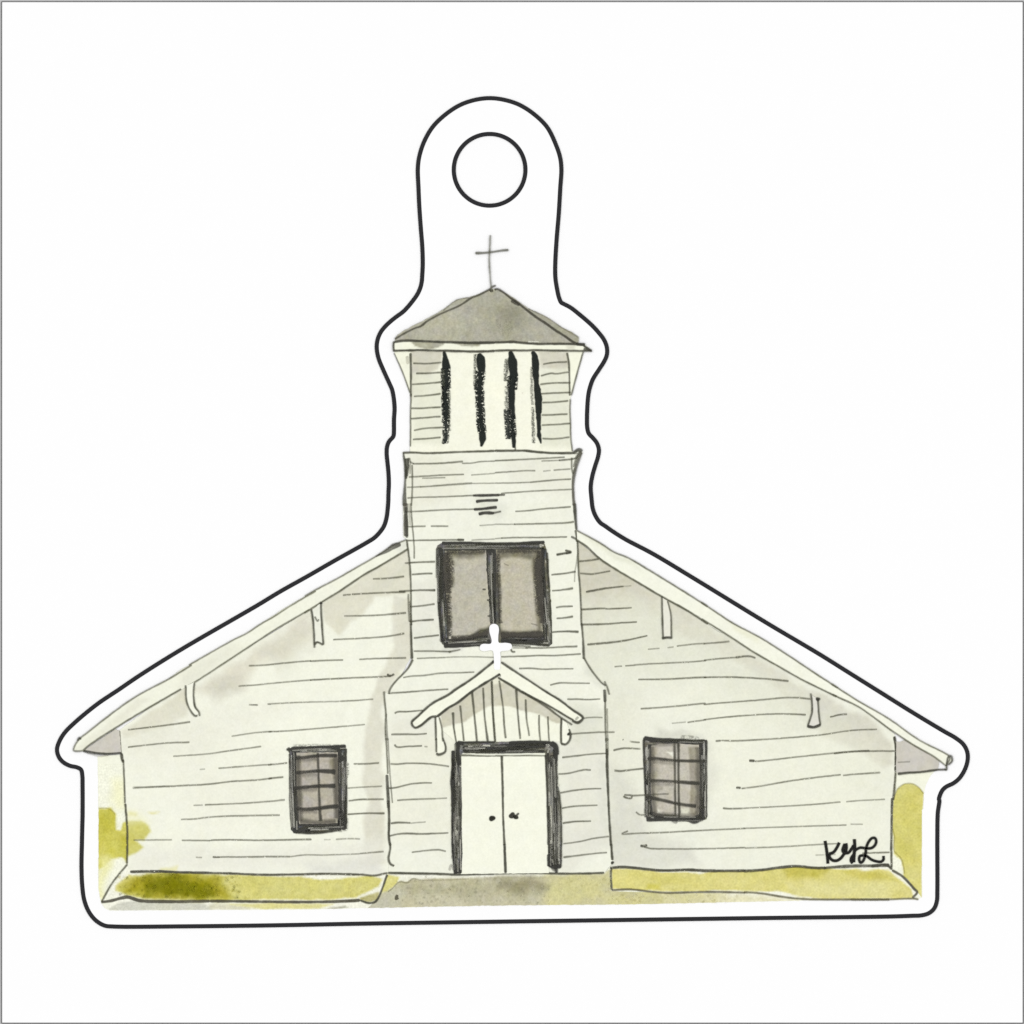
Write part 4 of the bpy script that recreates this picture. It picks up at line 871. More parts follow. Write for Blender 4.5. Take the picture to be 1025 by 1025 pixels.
for pts, w, a, dr in [(W1((128, 140), (132, 300), (140, 460)), [5.0, 5.5, 4.0], .85, .62), (W1((142, 470), (150, 640), (160, 800)), [4.0, 3.0, 3.0], .7, .74), (W1((150, 140), (165, 240), (160, 420)), 6.0, .5, .8), (W1((870, 130), (858, 300), (872, 470), (888, 700)), [5.0, 7.0, 6.0, 4.0], .8, .6), (W1((840, 180), (838, 400), (860, 640)), 4.5, .5, .8), (W1((535, 150), (540, 400), (552, 700)), 3.5, .6, .7), (W1((560, 790), (700, 790), (890, 785)), 4.5, .85, .6), (W1((170, 815), (300, 808), (460, 770)), 3.5, .85, .6), (W1((130, 135), (300, 140), (440, 132)), 3.0, .6, .66), (W1((530, 130), (700, 128), (880, 130)), 3.4, .6, .66)]:
    b.ink(pts, w, a, (72, 69, 62), ZW + .22, dr - .1, wob=.5, wv=.4, soft=1.4)
for x, y in ((415, 430), (450, 515), (455, 640)):
    b.ink(W1((x, y), (x + 26, y + 2)), 1.0, .8, DARK, ZW + .22)
b.ink(W1((175, 200), (185, 230)), 1.6, .4, (90, 86, 78), ZW + .22)
b.ink(W1((585, 225), (620, 245)), .9, .3, (120, 114, 100), ZW + .22); b.ink(W1((800, 700), (850, 715)), .9, .35, (120, 114, 100), ZW + .22)
part('pane', b, win, FR)

# --- left wing window
zwn = Z + .45
b = Build()
b.fill(F4((150, 150), (185, 140), (400, 130), (590, 124), (606, 160), (603, 300), (608, 400), (604, 600), (606, 780), (590, 792), (540, 792), (440, 812), (330, 822), (190, 815), (165, 790), (158, 600), (152, 300)), (98, 97, 92), zwn, 'none', 2, .4, .4, 3)
for pts, w, a, dr in [(F4((165, 158), (300, 152), (450, 148), (600, 140)), 5.2, .92, .1), (F4((130, 158), (165, 155)), 2.4, .85, .3), (F4((148, 138), (152, 180)), 1.6, .85, .2), (F4((155, 190), (158, 400), (160, 600), (175, 790)), 1.7, .88, .2), (F4((188, 180), (195, 400), (200, 600), (215, 770)), [4.2, 3.6, 3.0, 3.2], .9, .15),
                      (F4((172, 430), (190, 480)), 3.4, .85, .2), (F4((548, 160), (545, 400), (550, 600), (545, 780)), [4.4, 3.2, 2.8, 3.6], .9, .15), (F4((598, 150), (594, 300), (602, 500), (598, 780)), 2.0, .88, .2), (F4((560, 210), (585, 240)), 3.4, .8, .2), (F4((578, 560), (580, 780)), 3.0, .75, .4),
                      (F4((180, 800), (300, 790), (420, 770), (590, 770)), 4.6, .9, .15), (F4((200, 812), (330, 818), (450, 808), (560, 790)), 1.8, .85, .2), (F4((225, 750), (380, 755), (540, 745)), 2.6, .85, .2), (F4((180, 125), (380, 122), (590, 128)), 2.2, .3, .6), (F4((612, 260), (616, 330), (610, 380)), 2.2, .35, .6), (F4((540, 800), (600, 790), (612, 700)), 2.0, .4, .5)]:
    b.ink(pts, w, a, (58, 58, 54), zwn, dr + .18, wv=.2, av=.4)
for pts, w, a in [(F4((170, 200), (172, 400), (182, 620)), 1.1, .55), (F4((178, 640), (186, 770)), .9, .45), (F4((572, 250), (574, 450), (570, 620)), 1.3, .5), (F4((588, 300), (590, 420)), .8, .4), (F4((275, 802), (340, 792), (435, 786)), 1.5, .6), (F4((556, 178), (575, 195)), 1.6, .5)]:
    b.ink(pts, w, a, (205, 204, 196), zwn, .55)
for path, h, n in ((F4((165, 160), (600, 145)), 2.4, 10), (F4((178, 180), (185, 500), (195, 790)), 3.4, 30), (F4((575, 180), (575, 500), (575, 780)), 4.0, 34), (F4((190, 790), (590, 775)), 3.0, 12)):
    b.hairs(path, h, n, zwn, .6)
win = part('window', b, label='small dark framed four row window, single thin mullion')
b = Build()
for pts, w, a in [(F4((222, 200), (226, 400), (240, 720)), 4.0, .5), (F4((520, 200), (522, 400), (528, 700)), 4.6, .55), (F4((240, 722), (380, 735), (520, 722)), 3.6, .5), (F4((215, 245), (370, 232)), 2.4, .35), (F4((225, 360), (370, 352)), 2.4, .3), (F4((225, 480), (370, 470)), 2.4, .3), (F4((235, 645), (370, 648)), 2.4, .35)]:
    b.ink(pts, w, a, (96, 92, 84), zwn + .22, .45, wob=.5, wv=.4, soft=1.6)
b.fill(F4((208, 182), (535, 178), (535, 400), (540, 600), (533, 738), (232, 745), (222, 600), (210, 400)), (184, 178, 164), zwn + .22, 'left_pane', 1.3, .25, .4); part('pane', b, win, FR)
b = Build()
for pts, w in [(F4((200, 226), (290, 218), (380, 206), (530, 204)), 2.9), (F4((205, 342), (300, 332), (390, 326), (518, 334)), [3.0, 2.8, 2.8, 4.2]), (F4((190, 462), (300, 452), (380, 446), (518, 443)), [3.2, 2.8, 2.8, 4.0]), (F4((210, 622), (280, 628), (360, 624), (450, 612), (542, 604)), 3.1), (F4((378, 182), (382, 330), (388, 500), (394, 640), (400, 722)), [1.9, 1.7, 1.7, 2.2, 3.0])]:
    b.ink(pts, w, .8, (58, 57, 52), zwn + .25, .35, soft=.8)
part('muntin', b, win, [INK, INK])

# --- right wing window
b = Build()
b.fill(WR((85, 85), (120, 72), (250, 95), (420, 105), (560, 110), (740, 104), (742, 500), (735, 920), (690, 930), (610, 955), (400, 932), (160, 935), (118, 912), (100, 600)), (112, 111, 104), zwn, 'none', 2, .4, .4, 3)
for pts, w, a, dr in [(WR((95, 92), (200, 105), (400, 115), (600, 125), (720, 125)), 4.6, .9, .15), (WR((92, 100), (96, 300), (105, 500), (112, 700), (120, 900)), 1.9, .88, .2), (WR((160, 150), (150, 300), (142, 500), (150, 700), (162, 880)), [4.8, 2.8, 2.4, 2.0, 4.0], .88, .2), (WR((118, 560), (130, 500)), 2.6, .6, .3),
                      (WR((735, 110), (732, 300), (730, 500), (732, 900)), 2.2, .88, .2), (WR((680, 150), (684, 400), (690, 600), (690, 900)), [3.0, 2.6, 3.4, 6.0], .88, .2), (WR((710, 550), (712, 880)), 3.4, .65, .5), (WR((120, 920), (300, 915), (500, 918), (720, 900)), 4.6, .88, .15), (WR((560, 925), (610, 940), (680, 915)), 4.4, .85, .2), (WR((150, 850), (200, 870), (300, 885)), 2.8, .85, .2), (WR((470, 75), (600, 80), (660, 95)), 2.8, .35, .6), (WR((380, 945), (440, 955)), 2.0, .4, .5)]:
    b.ink(pts, w, a, (58, 58, 54), zwn, dr + .18, wv=.2, av=.4)
for pts, w, a in [(WR((120, 180), (118, 270)), 1.4, .7), (WR((124, 340), (128, 480)), 1.0, .5), (WR((128, 570), (130, 660)), 1.3, .6), (WR((126, 740), (134, 830)), 1.5, .55), (WR((708, 120), (712, 190), (708, 300)), 1.4, .6), (WR((714, 400), (712, 540)), 1.0, .45), (WR((110, 115), (150, 125)), .8, .4), (WR((165, 900), (200, 902)), 1.2, .4)]:
    b.ink(pts, w, a, (210, 209, 198), zwn, .5)
for path, h, n in ((WR((95, 105), (720, 125)), 1.8, 8), (WR((125, 150), (120, 500), (135, 900)), 3.0, 26), (WR((705, 140), (710, 500), (710, 900)), 3.2, 26), (WR((130, 915), (700, 920)), 2.4, 12)):
    b.hairs(path, h, n, zwn, .6)
win = part('window', b, label='small dark framed window with doubled mullion and slanting lower bar')
b = Build()
for pts, w, a in [(WR((180, 170), (175, 400), (180, 600), (200, 850)), 4.0, .5), (WR((650, 180), (655, 500), (648, 860)), 4.4, .5), (WR((190, 860), (300, 872), (460, 878)), 3.0, .5), (WR((470, 880), (600, 882), (650, 860)), 3.2, .45), (WR((180, 160), (300, 152), (400, 150)), 3.0, .35), (WR((180, 330), (400, 345)), 2.2, .25), (WR((180, 555), (400, 562)), 2.2, .25)]:
    b.ink(pts, w, a, (100, 97, 88), zwn + .22, .45, wob=.5, wv=.4, soft=1.6)
b.fill(WR((172, 165), (250, 145), (400, 142), (560, 150), (658, 155), (664, 500), (660, 860), (600, 890), (460, 885), (240, 868), (185, 840), (165, 600)), (197, 192, 177), zwn + .22, 'right_pane', 1.2, .25, .4); part('pane', b, win, FR)
b = Build()
b.fill(WR((415, 150), (440, 150), (448, 880), (425, 880)), (212, 208, 194), zwn + .3, 'none', 1.5, .2, .1)
for pts, w in [(WR((130, 300), (200, 298), (300, 308), (420, 318), (600, 322), (725, 325)), [2.6, 3.0, 2.4, 2.4, 2.4]), (WR((160, 525), (300, 528), (420, 535), (560, 545), (665, 552)), [2.9, 2.6, 2.4, 3.0, 3.0]), (WR((120, 690), (200, 705), (330, 735), (450, 762), (560, 778), (630, 785)), [2.0, 2.8, 2.6, 2.4, 3.0, 3.2]), (WR((410, 135), (412, 400), (415, 700), (418, 890)), [2.4, 1.7, 1.7, 1.8]), (WR((448, 140), (448, 400), (452, 700), (460, 900)), [2.4, 1.8, 1.7, 2.4])]:
    b.ink(pts, w, .78, (62, 61, 54), zwn + .32, .35, soft=.8)
b.ink(WR((160, 668), (250, 662), (350, 660)), [1.4, .8], .55, INKC, zwn + .32); b.ink(WR((300, 875), (420, 880)), 1.2, .7, INKC, zwn + .32); b.ink(WR((640, 795), (735, 795)), .8, .4, INKC, zwn + .32)
part('muntin', b, win, [WASH, INK])

# --- porch gable
ZB = ZT + .40
b = Build()
b.fill(C7((518, 768), (620, 700), (800, 570), (960, 480), (1022, 430)) + C8((70, 455), (200, 537), (450, 672), (560, 775), (562, 960)) + C7((668, 962), (640, 930), (580, 880), (520, 900)), (248, 249, 230), ZB, 'gable', 1.4)
for pts, w in [(C7((655, 730), (662, 850), (680, 962)), [2.2, 1.6, 1.3]), (C7((712, 675), (725, 800), (742, 957)), [1.9, 1.3, 1.5]), (C7((805, 560), (825, 760), (845, 962)), [2.0, 1.5, 1.7]), (C7((893, 535), (905, 760), (930, 962)), [1.5, 1.3, 2.2]), (C7((962, 490), (970, 700), (990, 962)), 1.5), (C8((15, 480), (22, 700), (40, 968)), [1.8, 1.3, 1.6]), (C8((75, 480), (105, 700), (115, 850), (126, 936)), [1.4, 1.4, 1.4, 2.0]), (C8((208, 545), (215, 650), (222, 750), (240, 942)), [2.4, 1.6, 1.3, 1.6]), (C8((282, 628), (290, 780), (312, 918)), [1.8, 1.3, 1.2]), (C8((388, 750), (390, 860), (399, 957)), 1.3), (C8((458, 762), (462, 860), (468, 957)), 1.2)]:
    b.ink(pts, w, .8, TI, ZB, .35)
gable = part('porch_gable', b)
zr = ZB + .3
b = Build()
b.fill(C7((1025, 290), (980, 330), (800, 470), (670, 555), (490, 662), (380, 762), (332, 812), (350, 850), (380, 845), (490, 767), (620, 700), (800, 570), (960, 482), (1025, 438)), (250, 251, 232), zr, 'none', 1.8)
b.ink(C7((980, 328), (900, 392), (800, 470), (670, 555), (620, 592), (490, 662), (380, 760), (330, 810), (338, 838), (360, 852), (400, 835), (490, 767), (530, 765)), 2.0, .86, INKC, zr)
b.ink(C7((530, 765), (620, 695), (690, 655), (800, 570), (900, 505), (960, 470), (1028, 428)), 2.1, .86, INKC, zr); b.ink(C7((1025, 428), (1030, 450)), 1.3, .6, INKC, zr)
b.dot(C7((972, 330))[0], 1.3, .85, z=zr)
part('rake_board', b, gable)
b = Build()
b.fill(C8((40, 300), (90, 337), (240, 437), (450, 572), (640, 702), (735, 775), (690, 812), (650, 800), (560, 745), (450, 672), (200, 537), (70, 455), (55, 440)), (250, 251, 232), zr - .06, 'none', 1.8)
b.ink(C8((90, 335), (240, 435), (340, 500), (450, 572), (560, 640), (640, 702), (735, 775), (715, 800), (690, 812), (650, 795)), [2.2, 1.9, 1.7, 1.8, 1.9, 2.2, 2.6, 1.9], .86, INKC, zr)
b.ink(C8((65, 455), (200, 537), (280, 585), (450, 670), (560, 735), (660, 795)), [1.8, 2.2, 2.0, 1.6, 1.6, 1.8], .86, INKC, zr)
b.ink(C8((250, 565), (350, 625), (450, 690), (560, 772), (650, 830)), 1.7, .8, INKC, zr); b.ink(C8((675, 790), (700, 765)), 2.2, .3, INKC, zr)
part('rake_board', b, gable)
b = Build()
b.fill(C7((520, 775), (545, 770), (570, 880), (590, 990)) + D1((580, 80), (598, 150), (590, 180), (540, 196), (525, 185)), (249, 250, 232), ZB + .1, 'none', 1.8, .3)
b.ink(C7((516, 768), (520, 880), (525, 1020)), 1.7, .85, INKC, ZB + .1); b.ink(C7((547, 770), (568, 860), (575, 950), (597, 1025)), [1.0, 1.2, 1.4, 1.3], .8, INKC, ZB + .1); b.ink(D1((522, 0), (523, 100), (525, 180)), 1.6, .85, INKC, ZB + .1); b.ink(D1((568, 0), (572, 50), (598, 140), (592, 175), (540, 197), (524, 185)), [1.2, 1.2, 1.6, 2.0, 2.8, 2.0], .85, INKC, ZB + .1)
part('porch_bracket', b, gable)
b = Build()
b.fill(C8((566, 780), (600, 800), (625, 860), (636, 910), (628, 950), (595, 983), (565, 978)), (250, 251, 234), ZB + .1, 'none', 1.8, .3)
b.ink(C8((566, 775), (562, 870), (563, 978)), 1.8, .86, INKC, ZB + .1); b.ink(C8((562, 978), (600, 983), (632, 945), (636, 900), (624, 862)), [2.2, 1.9, 1.9, 1.8, 1.2], .84, INKC, ZB + .1); b.dot(C8((622, 902))[0], 1.5, .85, z=ZB + .1)
part('porch_bracket', b, gable)
b = Build()
cross = smooth_path(W1((505, 702), (535, 715), (545, 745), (540, 800), (545, 850), (600, 852), (640, 862), (648, 885), (630, 908), (570, 918), (556, 925), (558, 960), (556, 1025), (552, 1060), (510, 1060), (506, 1000), (500, 925), (490, 912), (420, 918), (396, 905), (398, 875), (415, 862), (480, 858), (488, 840), (470, 760), (474, 718)), True, .8)[0]
b.fill(cross, (255, 255, 255), zr + .45, 'none', 2.5, .4, 0, 0)
part('cross', b, gable, [PAINT], label='stubby white painted cross')

# --- door
ZD = ZT + .40
b = Build()
b.fill(D1((700, 170), (1025, 170)) + D2((440, 170), (450, 500), (462, 1020)) + D4((432, 0), (432, 318), (0, 322)) + D3((740, 326),) + D1((725, 500),), DOORC, ZD, 'none', 2.5, .3)
b.ink(D1((715, 200), (860, 208), (1025, 210)), [2.0, 1.3, 1.2], .78, TI, ZD); b.ink(D2((0, 206), (200, 207), (330, 204), (435, 207)), 1.3, .75, TI, ZD)
door = part('door', b, label='cream double door in a dark frame')
b = Build()
b.fill(D1((722, 213), (1025, 214)) + D2((92, 212), (98, 500), (106, 800), (116, 1020)) + D4((112, 318),) + D3((745, 322),) + D1((728, 800), (718, 500)), DOORC, ZD + .25, 'leaf', 2.2, .2)
part('door_leaf', b, door)
b = Build()
b.fill(D2((96, 212), (436, 212), (450, 500), (462, 1020)) + D4((432, 318), (114, 319), (104, 0)) + D2((108, 800), (100, 500)), DOORC, ZD + .25, 'leaf', 2.2, .2)
b.ink(D2((94, 208), (98, 350), (102, 500), (104, 650), (110, 800), (120, 1025)), [2.4, 1.9, 1.9, 1.6, 1.9, 2.2], .86, TI, ZD + .25); b.ink(D4((104, 0), (108, 120), (115, 318)), [1.9, 2.2, 2.4], .86, TI, ZD + .25)
part('door_leaf', b, door)
zd = ZD + .45
b = Build()
FRM = (124, 123, 114)
b.fill(D1((668, 115), (680, 96), (1025, 97)) + D2((300, 88), (480, 94), (522, 108), (540, 145), (532, 300), (542, 450), (560, 600), (568, 800), (570, 1020)) + D4((526, 60), (524, 280), (490, 280), (470, 275), (430, 275), (431, 0)) + D2((458, 800), (452, 500), (440, 300), (436, 182), (200, 186), (0, 184)) + D1((860, 184), (735, 182), (715, 200), (712, 400), (718, 600), (728, 1020)) + D3((750, 100), (742, 320), (700, 328), (690, 320), (676, 150)) + D1((645, 1020), (642, 700), (640, 450), (645, 172), (668, 165)), FRM, zd, 'none', 1.8, .4, .35, 3)
for pts, w, a, dr in [
    (D1((675, 108), (760, 102), (1025, 98)), 2.0, .92, .15), (D1((690, 100), (740, 110)), 3.4, .8, .3), (D1((730, 150), (860, 150), (1025, 140)), 4.8, .92, .2), (D1((740, 175), (880, 172), (1025, 170)), 2.0, .85, .3), (D2((0, 145), (200, 130), (440, 120)), 5.2, .9, .2), (D2((0, 172), (200, 165), (430, 172)), 2.4, .85, .3), (D2((150, 105), (330, 97), (480, 102)), 2.8, .9, .15), (D2((480, 105), (518, 130), (528, 200)), 4.6, .92, .1),
    (D1((655, 165), (658, 300), (652, 400), (660, 520), (655, 700), (655, 1025)), [3.0, 3.2, 4.2, 4.2, 2.6, 2.4], .9, .2), (D1((700, 110), (692, 180), (705, 280)), 3.6, .9, .2), (D1((708, 200), (712, 400), (715, 600), (712, 800), (722, 1025)), [2.4, 2.0, 2.4, 2.2, 2.0], .9, .25), (D1((686, 200), (684, 450), (690, 620)), 4.2, .6, .6), (D1((690, 900), (688, 1025)), 1.8, .7, .5),
    (D2((455, 180), (470, 300), (480, 500)), 2.2, .8, .3), (D2((518, 150), (515, 300), (512, 500), (518, 750), (522, 1025)), [4.6, 4.0, 4.6, 4.0, 3.6], .92, .15), (D2((440, 200), (450, 400), (456, 600), (464, 1025)), [1.6, 1.8, 2.0, 1.8], .88, .25), (D2((545, 480), (560, 620), (565, 800), (566, 1025)), 1.4, .85, .25), (D2((490, 200), (492, 420)), 3.6, .7, .4), (D2((478, 700), (482, 860), (485, 1025)), 3.0, .6, .75),
    (D3((690, 0), (682, 120), (688, 200), (700, 325)), 2.6, .9, .2), (D3((735, 0), (738, 150), (735, 320)), 2.6, .88, .25), (D3((705, 100), (712, 220), (715, 320)), 1.6, .7, .5), (D3((695, 305), (740, 305)), 3.2, .88, .2),
    (D4((432, 0), (435, 150), (436, 272)), 1.8, .9, .2), (D4((484, 0), (482, 150), (488, 318)), [3.2, 3.0, 2.4], .92, .15), (D4((524, 0), (522, 150), (520, 272)), 1.5, .88, .2), (D4((432, 180), (435, 270)), 3.2, .85, .2), (D4((440, 240), (455, 268), (520, 270)), 4.2, .9, .2), (D4((455, 100), (458, 260)), 2.6, .7, .6)]:
    b.ink(pts, w, a, (54, 54, 50), zd, dr + .16, wv=.2, av=.4)
for pts, w, a in [(D1((775, 130), (860, 124), (950, 126)), 1.5, .75), (D1((700, 122), (720, 118)), 1.8, .7), (D1((740, 188), (800, 192)), 1.0, .5), (D1((690, 650), (684, 740), (682, 850)), [1.6, 2.4, 2.2], .75), (D1((700, 640), (692, 720)), 1.0, .5), (D1((682, 860), (680, 960), (690, 1025)), 2.0, .55), (D1((712, 290), (722, 288)), 1.2, .7), (D1((690, 330), (692, 480)), .8, .3),
                  (D2((462, 130), (458, 185)), 1.5, .6), (D2((466, 300), (470, 440), (468, 600)), 1.0, .55), (D2((480, 600), (484, 720), (486, 900)), [1.0, 2.0, 2.2], .6), (D2((490, 900), (496, 1010)), 1.4, .5), (D2((542, 560), (548, 700), (546, 900)), 1.5, .6), (D2((540, 430), (545, 450)), 1.8, .8), (D2((462, 1000), (476, 940)), 1.0, .4),
                  (D4((458, 0), (462, 120)), 1.8, .5), (D4((506, 20), (508, 150), (506, 250)), 1.6, .65), (D3((706, 180), (702, 290)), 1.8, .8), (D3((715, 0), (712, 90)), 1.8, .5), (D3((705, 0), (705, 40)), 1.0, .6)]:
    b.ink(pts, w, a, (222, 221, 205), zd, .55)
for path, h, n in ((D1((690, 150), (1025, 150)) + D2((480, 140),), 4.4, 40), (D1((685, 180), (682, 600), (690, 1020)), 4.2, 60), (D3((712, 20), (716, 310)), 4.0, 18), (D2((490, 190), (505, 600), (515, 1020)), 5.2, 64), (D4((478, 10), (478, 265)), 5.0, 20)):
    b.hairs(path, h, n, zd, .6)
b.ink(D4((455, 280), (480, 300)), 3.0, .5, (80, 78, 70), zd, .5)
part('door_frame', b, door)
zk2 = ZD + .55
b = Build(); b.dot(D1((964, 700))[0], 2.9, .95, (50, 50, 44), zk2); part('knob', b, door, [INK, INK], label='round left door knob')
b = Build(); b.dot(D2((175, 677))[0], 3.0, .92, (62, 61, 54), zk2); b.dot(D2((205, 690))[0], 2.3, .95, (50, 50, 44), zk2); b.ink(D2((205, 690), (222, 665), (232, 662)), 1.9, .9, (54, 53, 47), zk2); part('knob', b, door, [INK, INK], label='smeared right door knob with a tail')

# --- belfry
ZL = ZP + .85
b = Build()
b.fill(B1((260, 600), (700, 603)) + B2((200, 600), (672, 605), (682, 800), (690, 960)) + B4((686, 80), (690, 250), (694, 400), (706, 534), (540, 540), (300, 522)) + B3((1025, 523), (500, 538), (258, 536), (260, 200)) + B1((263, 980),), (250, 250, 231), ZL, 'belfry', 1.5)
def t(pts, w=1.1, a=.74, dry=.4): b.ink(pts, w, a, TI, ZL, dry)
t(B1((262, 625), (265, 800), (264, 960), (266, 1025)), [2.0, 1.7, 1.6, 1.5], .82); t(B3((265, 0), (265, 90), (262, 200), (262, 350), (260, 485)), [1.4, 1.3, 1.3, 1.2, 1.0], .78)
t(B2((660, 622), (674, 700), (680, 820), (684, 1020)), [1.6, 2.0, 1.4, 1.3], .82); t(B4((688, 80), (685, 180), (690, 300), (692, 400), (706, 525)), 1.3, .75)
for pts in [B1((285, 712), (400, 715), (527, 705)), B1((310, 798), (420, 797), (525, 790)), B1((275, 892), (400, 885), (532, 872)), B1((290, 995), (400, 988), (520, 972)), B3((268, 157), (350, 157), (430, 152), (520, 148)), B3((265, 247), (380, 238), (520, 227)), B3((290, 347), (380, 330), (540, 321)), B3((282, 423), (380, 418), (520, 406)),
            B2((455, 720), (540, 706), (662, 700)), B2((435, 820), (530, 797), (560, 802), (672, 788)), B2((430, 893), (520, 882), (690, 878)), B2((440, 973), (560, 966), (692, 962)), B4((450, 109), (560, 104), (672, 93)), B4((443, 216), (560, 212), (665, 206)), B4((443, 301), (560, 296), (692, 287)), B4((450, 416), (550, 419), (682, 404))]:
    t(pts, [1.1, 1.3, 1.2, 1.6] if random.random() < .6 else [1.5, 1.2, 1.4], .76)
t(S6((190, 950), (192, 985)), 1.3, .8); b.ink(S6((255, 445), (262, 452)), 2.0, .2, (190, 170, 170), ZL)
belfry = part('belfry', b)
zs = ZL + .3; MK = (44, 48, 45)
def slot(segs):
    b = Build()
    for pts, w, a, dr in segs:
        b.ink(pts, np.array(w) * .8 if dr > .3 else w, a, MK, zs, dr + (.13 if dr > .15 else 0), wob=.35, wv=.25, av=.05, taper=.3)
        if dr > .3:
            ww = float(np.mean(w))
            for side in (-.45, .45, 0):
                b.ink([(x + side * ww, y) for x, y in pts], ww * (.45 if side else .5), a, MK, zs, .68 if side else .46, wob=.8, wv=.5, av=.1, taper=.3)
    part('louvre_slot', b, belfry, [INK, INK])
slot([(S5((90, 60), (100, 120), (108, 190), (112, 235)), [2.0, 5.0, 7.2, 8.0], 1, .0), (S5((105, 225), (108, 300), (105, 380), (110, 430)), [7.2, 6.6, 7.2, 6.4], 1, .5), (S5((102, 400), (100, 480), (102, 560), (108, 650), (108, 760)), 5.6, 1, .42), (S5((105, 740), (110, 820), (108, 900), (100, 965)), [5.4, 5.0, 4.2, 3.4], .95, .72), (S5((84, 240), (82, 420), (88, 600)), 1.6, .9, .5), (S5((138, 440), (140, 620), (138, 840)), 1.8, .5, .85)])
slot([(S5((432, 85), (445, 130), (452, 190), (455, 260)), [3.6, 8.0, 9.2, 7.0], 1, .0), (S5((445, 250), (440, 330), (432, 420), (440, 480)), [6.6, 6.4, 8.0, 6.6], 1, .56), (S5((440, 470), (438, 560), (445, 640), (446, 740)), [7.2, 7.0, 5.6, 6.0], 1, .52), (S5((446, 720), (456, 800), (464, 860)), [6.0, 7.0, 6.4], 1, .52), (S5((462, 850), (465, 920), (452, 995)), [6.0, 6.4, 2.0], 1, .22), (S5((396, 90), (392, 200), (396, 400)), 2.4, .5, .85), (S5((405, 360), (402, 440)), 3.6, .9, .6)])
slot([(S6((145, 60), (160, 130), (170, 200), (178, 300)), [3.4, 8.0, 9.4, 8.2], 1, .0), (S6((170, 290), (165, 340), (160, 420)), [8.4, 8.2, 6.4], 1, .34), (S6((160, 400), (158, 500), (160, 600), (165, 680)), [6.2, 6.0, 5.6, 5.4], 1, .26), (S6((165, 660), (168, 760), (172, 860)), [5.8, 5.6, 4.6], 1, .55), (S6((172, 850), (178, 920), (178, 960)), [4.4, 3.8, 2.8], 1, .2), (S6((110, 130), (105, 260), (100, 340)), 2.8, .6, .84), (S6((115, 335), (150, 330)), 2.2, .9, .5), (S6((118, 380), (115, 600)), 3.4, .45, .85), (S6((118, 600), (122, 760), (135, 880)), 5.0, .85, .78)])
slot([(S6((352, 60), (372, 110), (380, 200), (384, 300)), [3.2, 6.6, 6.8, 6.4], 1, .0), (S6((384, 290), (390, 360), (395, 420)), [6.2, 5.0, 6.0], 1, .22), (S6((395, 400), (405, 480), (408, 560), (408, 640)), [6.0, 7.2, 6.6, 5.6], 1, .06), (S6((408, 630), (410, 720), (412, 800)), [5.4, 4.2, 3.2], 1, .2), (S6((410, 790), (415, 850), (432, 920)), [3.6, 4.0, 1.0], 1, .12), (S6((346, 200), (345, 420), (352, 560)), 1.8, .4, .8), (S6((355, 580), (358, 760), (362, 920)), 2.2, .5, .78)])

# --- eave brackets, roof, eave, cross
b = Build(); b.fill(B1((116, 600), (262, 606), (265, 985), (258, 980), (200, 800)), (248, 249, 228), ZL - .05, 'none', 1.8, .3)
b.ink(B1((120, 625), (190, 780), (258, 965)), 1.0, .78, TI, ZL - .05); b.ink(B1((232, 650), (240, 720)), 3.0, .35, (190, 186, 172), ZL - .05)
part('eave_bracket', b, belfry)
b = Build(); b.fill(B2((672, 606), (802, 610), (760, 750), (688, 1015), (682, 800)), (249, 250, 230), ZL - .05, 'none', 1.8, .3)
b.ink(B2((800, 612), (760, 750), (715, 920), (690, 1015)), 1.4, .8, TI, ZL - .05)
part('eave_bracket', b, belfry)
ZR = ZL + .5
b = Build()
b.fill(B1((128, 500), (150, 470), (200, 435), (300, 382), (420, 322), (540, 252), (655, 168), (760, 148), (850, 118), (940, 78)) + B2((0, 85), (50, 72), (110, 98), (200, 150), (330, 243), (430, 288), (520, 338), (620, 408), (700, 443), (762, 490), (755, 548), (600, 548), (400, 545), (200, 533), (0, 530)) + B1((800, 537), (560, 530), (300, 522), (132, 525)), (177, 175, 158), ZR, 'tower_roof', 1.4)
roof = None
for pts, w, a in [(B1((128, 505), (240, 440), (300, 412), (350, 395), (400, 355), (500, 300), (600, 255), (660, 230), (720, 195), (780, 155), (860, 122), (945, 76)), [1.8, 1.5, 1.3, 1.7, 1.6, 1.5, 1.4, 1.4, 1.7, 1.5, 1.8], .8), (B2((40, 85), (60, 76), (100, 95), (180, 155), (250, 205), (400, 320), (480, 372), (560, 430), (640, 480), (720, 535), (765, 552)), 2.0, .82), (B2((180, 178), (215, 192), (255, 214)), [1.6, 3.2, 2.4], .6), (A((513, 985), (520, 968), (540, 957)), 1.8, .82), (B2((0, 95), (30, 90)), 2.0, .8), (B1((540, 262), (655, 172), (760, 150)), .8, .35), (B2((330, 245), (520, 340), (620, 410), (757, 488)), .8, .35)]:
    b.ink(pts, w, a, (64, 62, 54), ZR, .3)
for k in range(9): b.ink(B2((60 + 16 * k, 330 + (k * 37) % 60), (64 + 16 * k, 400 + (k * 53) % 80)), .8, .12, (70, 68, 58), ZR, .6)
roof = part('tower_roof', b, mats=FR)
b = Build(); ze = ZR + .25
b.fill(B1((115, 525), (300, 518), (560, 528), (800, 536)) + B2((0, 530), (200, 533), (400, 546), (700, 549), (810, 553), (872, 607), (700, 606), (0, 606)) + B1((600, 606), (115, 607)), (248, 249, 229), ze, 'eave', 1.4)
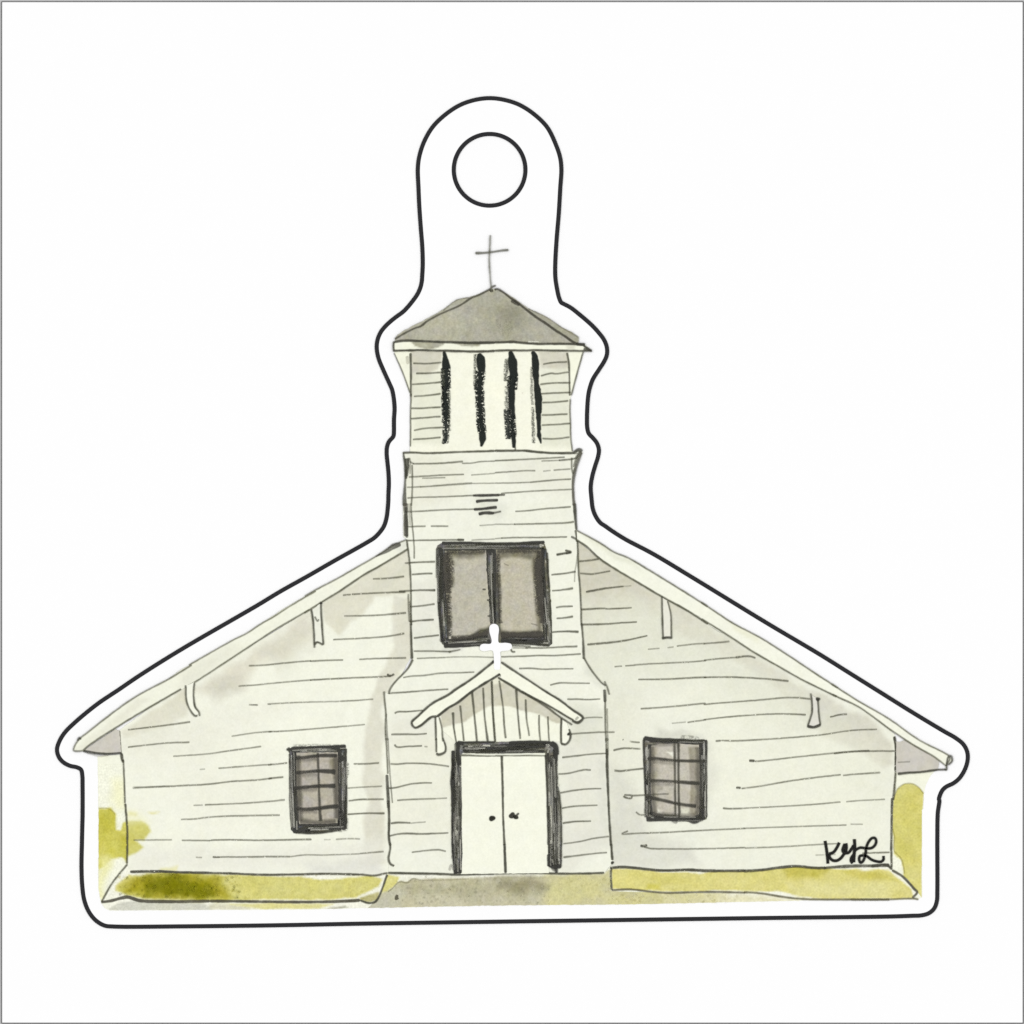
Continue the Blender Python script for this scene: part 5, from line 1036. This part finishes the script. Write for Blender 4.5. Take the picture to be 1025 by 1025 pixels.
for pts, w, a in [(B1((115, 532), (180, 522), (240, 519), (350, 523), (500, 530), (650, 534), (800, 538), (1025, 534)), [1.8, 2.0, 2.2, 1.8, 2.0, 2.2, 2.4, 2.0], .85), (B2((0, 530), (100, 534), (190, 530), (280, 538), (400, 547), (560, 546), (700, 548), (815, 552)), 2.0, .84), (B1((118, 528), (116, 570), (120, 615)), 1.9, .84), (B1((115, 606), (250, 602), (350, 600), (480, 604), (600, 606), (800, 612), (1025, 606)), [1.9, 1.9, 1.8, 2.0, 2.2, 2.0], .84), (B2((0, 606), (150, 602), (300, 603), (400, 600), (550, 604), (700, 606), (875, 608)), 1.9, .84), (B2((800, 560), (835, 585), (872, 608)), [1.6, 2.4, 2.0], .82), (B2((740, 548), (815, 553)), 2.8, .8), (B2((800, 590), (870, 606)), 2.2, .75)]:
    b.ink(pts, w, a, (62, 61, 53), ze, .3)
b.ink(B2((325, 526), (420, 528)), 1.2, .8, (240, 240, 224), ze, .4)
part('eave', b, roof)
b = Build()
b.ink(A((515, 722), (512, 790), (510, 840), (514, 910), (520, 985)), [1.9, 1.7, 1.8, 1.5, 1.5], .82, (84, 84, 72), ZR + .3, .3)
b.ink(A((445, 807), (480, 806), (520, 802), (560, 796), (600, 792)), [2.6, 2.0, 1.9, 1.9, 2.4], .82, (84, 84, 72), ZR + .3, .3)
part('cross', b, roof, [INK, INK], label='thin grey ink cross at the roof tip')

# ------------------------------------------------------------------ light: an even, shadowless light tent with two soft lamps
w = bpy.data.worlds.new('World'); sc.world = w; w.use_nodes = True
bg = w.node_tree.nodes['Background']; bg.inputs[0].default_value = (1, 1, 1, 1); bg.inputs[1].default_value = .80
for x in (-1, 1):
    ld = bpy.data.lights.new('softbox', 'AREA'); ld.shape = 'SQUARE'; ld.size = .6; ld.energy = 4.25; ld.color = (1, 1, 1)
    lo = bpy.data.objects.new('softbox', ld); COL.objects.link(lo)
    lo.location = (x * .8, 0, 1.0)
    lo.rotation_euler = (Vector((0, 0, 0)) - Vector(lo.location)).to_track_quat('-Z', 'Y').to_euler()

cd = bpy.data.cameras.new('camera'); cam = bpy.data.objects.new('camera', cd); COL.objects.link(cam)
H = .6
cam.location = (-.3 * S, .3 * S, H); cam.rotation_euler = (0, 0, 0)
cd.sensor_width = 36; cd.lens = 36 * H / (1025 * S); cd.clip_start = .01; cd.clip_end = 50
sc.camera = cam
sc.render.engine = 'CYCLES'
sc.cycles.transparent_max_bounces = 48
sc.cycles.max_bounces = 6
sc.cycles.use_denoising = False
sc.view_settings.view_transform = 'Standard'; sc.view_settings.look = 'None'
sc.view_settings.exposure = 0; sc.view_settings.gamma = 1; sc.view_settings.use_curve_mapping = False
